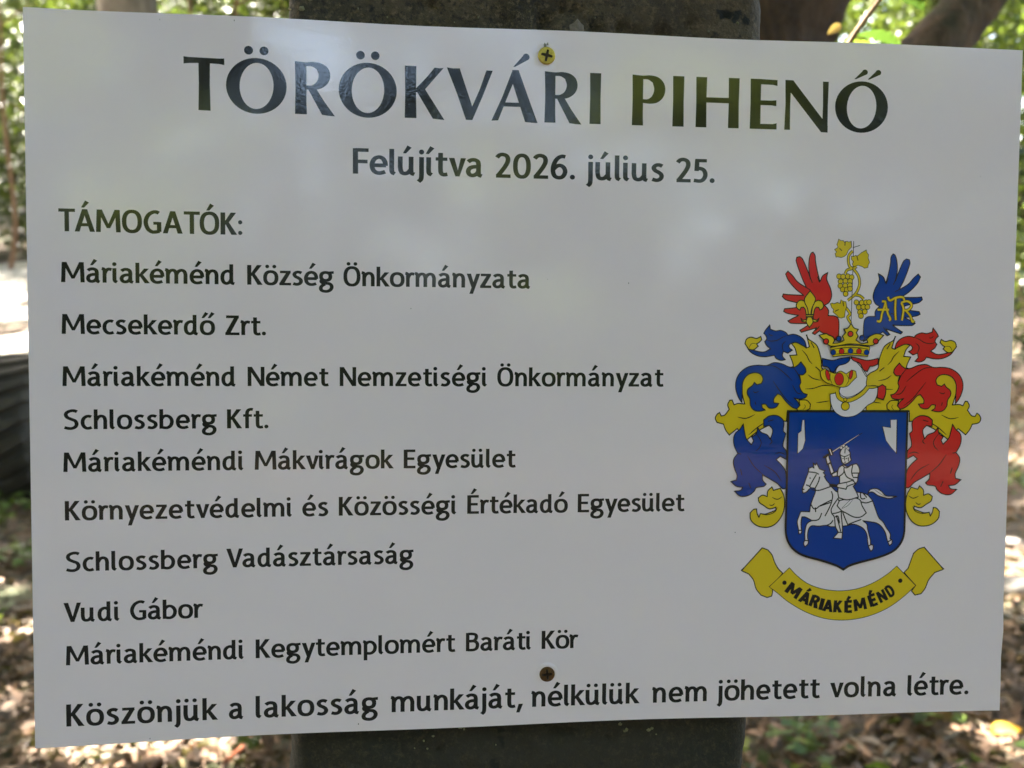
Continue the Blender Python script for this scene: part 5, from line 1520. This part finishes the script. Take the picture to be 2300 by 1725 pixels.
def sapling():
    D = 1.02
    p = [Vector((.13, D + .25, ground_z(.13, D + .25) - .05)), Vector((.20, D + .12, .55)), at_dist(1800, 420, D), at_dist(1860, 220, D), at_dist(1903, 105, D), at_dist(1975, 0, D), at_dist(2030, -85, D)]
    root = empty('sapling', p[0], 'slender sapling twig with broad green leaves behind the upper right edge of the sign', 'sapling')
    cp = curve_pts([tuple(q - p[0]) for q in p], 8)
    g = Geo()
    g.tube(cp, list(np.linspace(.0055, .0017, len(cp))), 8)
    g.build('stem', M['pale_twig'], root, True)

    def leaf(tip, base, width, droop, mat, name='leaf', nrm=Vector((0, -.5, 1)), label=None):
        t = tip - base
        L = t.length
        t.normalize()
        s = t.cross(nrm).normalized()
        n = s.cross(t).normalized()
        if n.z < 0:
            n = -n
        vs, fs = [], []
        m = 12
        for i in range(m + 1):
            u = i / m
            w = width * (math.sin(math.pi * u ** .8) ** .8 if 0 < u < 1 else 0.02) * (1 - .25 * u)
            c = base + t * L * u - Vector((0, 0, 1)) * droop * u * u * L
            for q in (-1, -.5, 0, .5, 1):
                vs.append(c + s * w * q * .5 + n * (abs(q) * w * .12 + .0012 * math.sin(u * 40) * abs(q)) - p[0])
        for i in range(m):
            for k in range(4):
                a = i * 5 + k
                fs.append((a, a + 1, a + 6, a + 5))
        o = mesh_obj(name, vs, fs, M[mat], root, smooth=True, tint=[.5] * len(fs))
        if label:
            o['label'] = label
    j1 = at_dist(1975, -4, D)
    leaf(at_dist(2075, 8, D - .03), at_dist(1992, -22, D), .046, .15, 'big_leaf', label='sunlit leaf at the photo\'s top edge')
    leaf(at_dist(2028, 97, D - .02), at_dist(1925, 78, D + .01), .040, .1, 'big_leaf', nrm=Vector((.2, -.75, 1)), label='broad leaf just above the sign')
    leaf(at_dist(1978, 100, D + .03), at_dist(1898, 92, D + .02), .026, .1, 'big_leaf', nrm=Vector((0, -.3, 1)))
    leaf(at_dist(1858, 78, D), at_dist(1889, 54, D), .0095, 0, 'dry_leaf', 'dry_leaf', nrm=Vector((0, -1, .2)))
    leaf(at_dist(1960, -50, D), at_dist(1990, -30, D), .03, .1, 'big_leaf')


sapling()


# ------------------------------------------------------------------ the tyre on the left
def build_tyre():
    b = gpt(34, 1112)
    Ro, W, rin = 0.41, 0.50, 0.22
    root = empty('tyre', (b.x, b.y, b.z), 'big old dark tyre with deep worn tread standing at the left edge of the photo', 'tyre')
    root.rotation_euler = (0, R(-3), R(6))
    g = Geo()
    prof = []          # (half width position, radius)
    for t in np.linspace(-1, 1, 25):
        a = abs(t)
        rr = Ro - .018 * a ** 2 - (.06 * ((a - .8) / .2) ** 2 if a > .8 else 0)
        prof.append((t * W / 2, rr))
    prof = [(-W * .36, rin), (-W * .47, rin + .06)] + prof + [(W * .47, rin + .06), (W * .36, rin)]
    N = 96
    vs, fs = [], []
    for k in range(N):
        t = 2 * math.pi * k / N
        for (x, r) in prof:
            vs.append((x, r * math.sin(t), r * math.cos(t) + Ro - .05))
    m = len(prof)
    for k in range(N):
        for i in range(m - 1):
            fs.append((k * m + i, ((k + 1) % N) * m + i, ((k + 1) % N) * m + i + 1, k * m + i + 1))
    g.add(vs, fs)
    g.build('carcass', M['rubber'], root, True)
    g = Geo()
    K = 24
    for k in range(K):
        for side in (-1, 1):
            t0 = 2 * math.pi * (k + (.5 if side > 0 else 0)) / K
            n = 7
            vs, fs = [], []
            for i in range(n + 1):
                u = i / n
                x = side * W / 2 * (.06 + .92 * u)
                a = abs(x) / (W / 2)
                base = Ro - .018 * a ** 2 - (.06 * ((a - .8) / .2) ** 2 if a > .8 else 0)
                t = t0 + .17 * u * u + .05 * u
                for (dt, dr) in ((-.078, -.004), (-.058, .040), (.058, .040), (.078, -.004)):
                    r = base + dr
                    vs.append((x, r * math.sin(t + dt), r * math.cos(t + dt) + Ro - .05))
            for i in range(n):
                for q in range(3):
                    fs.append((i * 4 + q, i * 4 + q + 1, i * 4 + q + 5, i * 4 + q + 4))
            fs += [(0, 1, 2, 3), (n * 4 + 3, n * 4 + 2, n * 4 + 1, n * 4)]
            g.add(vs, fs)
    g.build('tread', M['rubber'], root)


build_tyre()


# ------------------------------------------------------------------ things lying on the ground
def stick(label, pa, pb, r, mat, lift=.02, bend=.02):
    a, b = gpt(*pa), gpt(*pb)
    root_z = Vector((0, 0, lift))
    m = (a + b) / 2 + Vector((bend, bend, lift * .6))
    g = Geo()
    c = curve_pts([tuple(a + root_z - a), tuple(m - a), tuple(b + root_z - a)], 8)
    g.tube(c, [r * (1 - .35 * i / len(c)) for i in range(len(c))], 8, wob=.12, seed=int(pa[0]))
    o = g.build('stick', M[mat], None, True)
    o.location = a
    tag(o, label, 'stick')


stick('pale bleached stick on the ground beside the left edge of the sign', (-60, 1452), (95, 1432), .016, 'stick')
stick('short pale stick lower down beside the left edge of the sign', (-40, 1530), (80, 1512), .012, 'stick')
stick('thin reddish orange stick pointing up below the sign', (505, 1745), (545, 1660), .0065, 'orange_stick', .03)
stick('long tan strip of wood lying below the lower left corner of the sign', (210, 1735), (420, 1672), .014, 'stick')
stick('brown broken branch piece in the sunny patch below the sign', (300, 1760), (420, 1665), .020, 'twig')
stick('pale curved twig beside the foot of the post', (560, 1650), (690, 1690), .006, 'stick', .03, .05)
stick('thin brown twig across the litter below the right part of the sign', (1790, 1605), (1960, 1740), .006, 'twig', .03)
stick('thick grey branch half in sun at the lower right edge', (2235, 1400), (2345, 1435), .022, 'stick')


def stone(label, px, py, s, col):
    p = gpt(px, py)
    bm = bmesh.new()
    bmesh.ops.create_icosphere(bm, subdivisions=3, radius=1)
    for v in bm.verts:
        d = 1 + .25 * mnoise.noise(v.co * 1.3 + Vector((px, py, 0)))
        v.co = Vector((v.co.x * s * d * 1.25, v.co.y * s * d, v.co.z * s * .55 * d))
    for f in bm.faces:
        f.smooth = True
    me = bpy.data.meshes.new('stone')
    bm.to_mesh(me)
    bm.free()
    me.materials.append(M[col])
    o = bpy.data.objects.new('stone', me)
    COL.objects.link(o)
    o.location = p + Vector((0, 0, s * .2))
    tag(o, label, 'stone')


M['chalk'] = plain_mat('pale_chalky_stone', (0.30, 0.27, 0.24), 0.9, 0, 30, 0.6, 0.004)
stone('white chalky stone in the sunny patch at the right edge', 2268, 1228, .05, 'chalk')
stone('grey flat stone below the sunny patch at the right edge', 2296, 1335, .085, 'chalk')


def fallen_leaf(label, px, py, L, mat, ang):
    p = gpt(px, py)
    vs, fs = [], []
    m = 10
    for i in range(m + 1):
        u = i / m
        w = L * .62 * (math.sin(math.pi * u ** .85) ** .75 if 0 < u < 1 else 0.02)
        for q in (-1, -.5, 0, .5, 1):
            x, y = (u - .5) * L, q * w * .5
            vs.append((x * math.cos(ang) - y * math.sin(ang), x * math.sin(ang) + y * math.cos(ang), .045 + .012 * abs(q) + .01 * math.sin(u * 3) + y * .15))
    for i in range(m):
        for k in range(4):
            a = i * 5 + k
            fs.append((a, a + 1, a + 6, a + 5))
    o = mesh_obj('fallen_leaf', vs, fs, M[mat], None, smooth=True, tint=[.5] * len(fs))
    o.location = p
    tag(o, label, 'leaf', 'yellow fallen leaves')


fallen_leaf('large bright yellow fallen leaf at the lower right corner', 2258, 1690, .085, 'yellow_leaf', .15)
fallen_leaf('small yellow fallen leaf below the right part of the sign', 1862, 1642, .034, 'yellow_leaf', .5)


def herb(label, px, py, n, s, L):
    p = gpt(px, py)
    root = empty('seedling', p, label, 'plant')
    g = Geo()
    pos = []
    for k in range(n):
        a = 2.4 * k
        r = s * math.sqrt((k + .5) / n)
        t = Vector((math.cos(a) * r, math.sin(a) * r, .05 + .05 * random.random()))
        g.tube([(t.x * .2, t.y * .2, 0), (t.x * .6, t.y * .6, t.z * .7), tuple(t)], [.002, .0016, .001], 5)
        pos.append(tuple(t))
    g.build('stem', M['twig'], root)
    pos = np.array(pos)
    leaf_obj('foliage', np.concatenate([pos, pos + RNG.normal(size=pos.shape) * .012]), RNG.uniform(L * .7, L * 1.2, 2 * n), M['leaf'], root, updown=2.2, width=.75)


herb('low green seedling clump under the lower right part of the sign', 2075, 1640, 20, .10, .055)
herb('grey-green seedling near the foot of the post on its right', 1800, 1712, 16, .08, .05)
herb('small green seedling beside the left edge of the sign, above the pale sticks', 45, 1290, 14, .10, .06)
herb('tiny green seedling just below the big tyre', 40, 1160, 16, .16, .07)
herb('small green seedling below the sign left of the post', 600, 1708, 10, .06, .045)

# ------------------------------------------------------------------ masses nobody could count
# dry leaf litter
def scatter_litter():
    n = 64000
    y = RNG.uniform(.9, 3.6, n)
    far = RNG.random(n) < .45
    y[far] = RNG.uniform(3.2, 11, far.sum())
    x = RNG.uniform(-.75, .75, n) * (y + .6)
    z = np.array([ground_z(a, b) for a, b in zip(x, y)]) + RNG.uniform(.004, .03, n)
    s = RNG.gamma(4.0, .0098, n).clip(.014, .08) * np.where(y > 4, 1.35, 1.0)
    t = np.clip(RNG.beta(1.6, 2.0, n), 0, 1)
    leaf_obj('leaf_litter', np.stack([x, y, z], 1), s, M['litter'], None, t, updown=1.1, width=.46, fold=.14)['kind'] = 'stuff'
    # small splinters and twigs of the same litter
    g = Geo()
    for i in range(900):
        yy = random.uniform(1.2, 5)
        xx = random.uniform(-.7, .7) * (yy + .4)
        a = random.uniform(0, 6.3)
        L = random.uniform(.03, .12)
        zz = ground_z(xx, yy) + .02
        g.tube([(xx, yy, zz), (xx + math.cos(a) * L, yy + math.sin(a) * L, zz + random.uniform(0, .02))], [.0035, .002], 4, cap=False)
    o = g.build('twig_debris', M['stick'])
    o['kind'] = 'stuff'
    # low green ground cover
    n = 2600
    k = 70
    cy = RNG.uniform(1.6, 10, k)
    cx = RNG.uniform(-.7, .7, k) * (cy + .4)
    i = RNG.integers(0, k, n)
    x = cx[i] + RNG.normal(size=n) * .10
    y = cy[i] + RNG.normal(size=n) * .10
    z = np.array([ground_z(a, b) for a, b in zip(x, y)]) + RNG.uniform(.02, .08, n)
    leaf_obj('ground_cover', np.stack([x, y, z], 1), RNG.uniform(.03, .065, n), M['leaf'], None, None, updown=1.6, width=.7)['kind'] = 'stuff'


scatter_litter()

# leafy canopy of the wood overhead: gaps cut to place the sun patches
SUN_SPOTS = [  # (photo px, py, radius x, radius y) of the sunlit patches
    (300, 1690, .20, .16), (430, 1700, .12, .10), (180, 1715, .14, .08), (60, 1440, .18, .10), (2275, 1030, .55, .35), (2285, 1270, .55, .30), (2262, 1690, .10, .08),
    (2180, 1655, .12, .05), (20, 1330, .10, .10), (20, 1600, .08, .08), (1900, 1700, .05, .04), (2290, 1360, .2, .1), (560, 1680, .06, .05)]


def mirror_ray(px, py):
    """where the glossy sheet sends the view at this photo point: start point and direction"""
    mi = SIGN_M.inverted()
    o, d = mi @ Vector(cam.location), mi.to_3x3() @ px_dir(px, py)
    x = 0
    for _ in range(6):
        t = (bow(x) - o.z) / d.z
        x = o.x + d.x * t
    n = Vector((-2 * BOW * x / SW ** 2, 0, 1)).normalized()
    r = d - 2 * d.dot(n) * n
    return SIGN_M @ (o + d * t), (SIGN_M.to_3x3() @ r).normalized()


# behind the viewer: leaf sprays added and sky gaps cut to shape the sheet's reflections
SUNLIT = [(1435, 225, 6.6, .13), (1525, 235, 6.8, .13), (1610, 230, 7.0, .12), (260, 490, 7.0, .14), (350, 500, 7.2, .14), (300, 480, 8.0, .26), (390, 520, 8.4, .22), (180, 130, 8, .2), (460, 330, 8.5, .2), (90, 160, 8.6, .2), (1460, 200, 7.6, .24), (1500, 290, 8.0, .24), (1640, 250, 8.2, .2), (1880, 95, 7.8, .24), (1990, 110, 8.2, .2),
          (1100, 400, 8.4, .2), (1700, 360, 8.8, .26), (380, 400, 9, .22), (1265, 690, 8.2, .15)]
SKYGAP = [(1530, 590, 1.0), (1680, 380, .7), (690, 110, 2.0), (620, 60, 1.5), (1262, 690, 1.2), (1750, 430, 1.0), (1600, 520, 1.0), (760, 150, .9), (440, 330, 1.3), (230, 170, 1.0), (1050, 440, 1.2), (1450, 350, .9)]


def in_sky_gap(p):
    for a, b, deg in SKYGAP:
        o, d = mirror_ray(a, b)
        v = Vector(p) - o
        if v.length > 2 and v.angle(d) < R(deg) * (0.75 + 0.5 * mnoise.noise(Vector(p) * 2.5)) and random.random() < .93:
            return True
    return False


def reflection_sprays():
    pos, sz = [], []
    for a, b, L, s in SUNLIT:
        o, d = mirror_ray(a, b)
        c = np.array(o + d * L)
        q = RNG.normal(size=(260, 3)) * s + c
        pos.append(q)
        sz.append(RNG.uniform(.06, .13, 260))
    leaf_obj('reflection_foliage', np.concatenate(pos), np.concatenate(sz), M['sunny_leaf'], updown=.2)['kind'] = 'stuff'


reflection_sprays()


def canopy():
    lit = []
    for a, b, L, s in SUNLIT:
        o, d = mirror_ray(a, b)
        q = o + d * L
        k = q.z / TO_SUN.z
        lit.append((q.x - TO_SUN.x * k, q.y - TO_SUN.y * k, s * 2.6))
    spots = [(gpt(a, b), rx, ry) for a, b, rx, ry in SUN_SPOTS]
    n = 95000
    pos = np.stack([RNG.uniform(-17, 9, n), RNG.uniform(-12, 30, n), RNG.uniform(6.2, 9.5, n)], 1)
    # unseen leaves added to shade the ground beside and in front of the post
    for x0, x1, y0, y1, m in ((.15, 3.2, 1.0, 5.5, 7000), (-4.5, -.5, 1.2, 6.5, 8000), (-5, 7, -7, -.3, 14000), (-9, 10, -15, -7, 3000)):
        z = RNG.uniform(6.2, 8.5, m)
        pos = np.concatenate([pos, np.stack([RNG.uniform(x0, x1, m) + TO_SUN.x * z / TO_SUN.z, RNG.uniform(y0, y1, m) + TO_SUN.y * z / TO_SUN.z, z], 1)])
    n = len(pos)
    # clumpy: keep where a smooth noise is high
    keep = np.ones(n, bool)
    k = pos[:, 2] / TO_SUN.z
    gx = pos[:, 0] - TO_SUN.x * k
    gy = pos[:, 1] - TO_SUN.y * k
    for i in range(n):
        q = mnoise.noise(Vector((gx[i] * 1.1, gy[i] * 1.1, 3.3))) + .5 * mnoise.noise(Vector((gx[i] * 3.2, gy[i] * 3.2, 7.7)))
        if i < 95000 and q > ((.50 if not 1 < gy[i] < 6 else .62) if gy[i] > -3 else .8):
            keep[i] = False
        if -16 < gx[i] < -2.2 and 10.5 < gy[i] < 27 and mnoise.noise(Vector((gx[i] * .9, gy[i] * .9, 1.1))) < -.05:
            keep[i] = False
        if gx[i] > 2.6 and gy[i] > 6 and mnoise.noise(Vector((gx[i] * .8, gy[i] * .8, 5.1))) < -.12:
            keep[i] = False
        if keep[i]:
            for x_, y_, r_ in lit:
                if (gx[i] - x_) ** 2 + (gy[i] - y_) ** 2 < r_ * r_:
                    keep[i] = False
        if keep[i] and not sun_clear(pos[i]):
            keep[i] = False
        if keep[i] and pos[i, 1] < 0 and in_sky_gap(pos[i]):
            keep[i] = False
        if keep[i]:
            for c, rx, ry in spots:
                if ((gx[i] - c.x) / (rx + .05)) ** 2 + ((gy[i] - c.y) / (ry + .05)) ** 2 < 1:
                    keep[i] = False
                    break
    pos = pos[keep]
    o = leaf_obj('tree_canopy', pos, RNG.uniform(.2, .36, len(pos)), M['canopy'], None, None, updown=1.0, width=.6)
    o['kind'] = 'stuff'


canopy()


def woodland(name, x0, x1, y0, y1, zmax, clumps, per, size, mat, zmin=0.0, spread=(.5, .5, .4)):
    cen = []
    for _ in range(clumps):
        x, y = RNG.uniform(x0, x1), RNG.uniform(y0, y1)
        cen.append((x, y, ground_z(x, y) + zmin + (zmax - zmin) * RNG.beta(1.0, 1.3)))
    pos, sz = clump_leaves(cen, per, spread, size)
    if y1 < 0:
        k = np.array([not in_sky_gap(q) for q in pos])
        pos, sz = pos[k], sz[k]
    o = leaf_obj(name, pos, sz, M[mat])
    o['kind'] = 'stuff'


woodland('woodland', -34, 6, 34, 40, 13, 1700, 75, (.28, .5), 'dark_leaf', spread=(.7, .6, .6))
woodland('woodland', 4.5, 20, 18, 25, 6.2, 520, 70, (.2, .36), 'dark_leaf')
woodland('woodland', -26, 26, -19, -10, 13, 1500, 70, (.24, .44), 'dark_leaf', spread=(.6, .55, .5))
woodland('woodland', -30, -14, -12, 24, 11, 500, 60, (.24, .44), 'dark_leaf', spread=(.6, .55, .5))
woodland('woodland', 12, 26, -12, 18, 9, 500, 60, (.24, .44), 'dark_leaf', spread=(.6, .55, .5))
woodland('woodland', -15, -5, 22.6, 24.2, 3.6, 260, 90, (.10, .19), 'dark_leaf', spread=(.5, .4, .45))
woodland('woodland', -16, 16, -10.5, -8.6, 1.5, 420, 60, (.14, .26), 'dark_leaf', spread=(.5, .4, .25))  # dark undergrowth added behind the viewer to dim the ground the sheet reflects
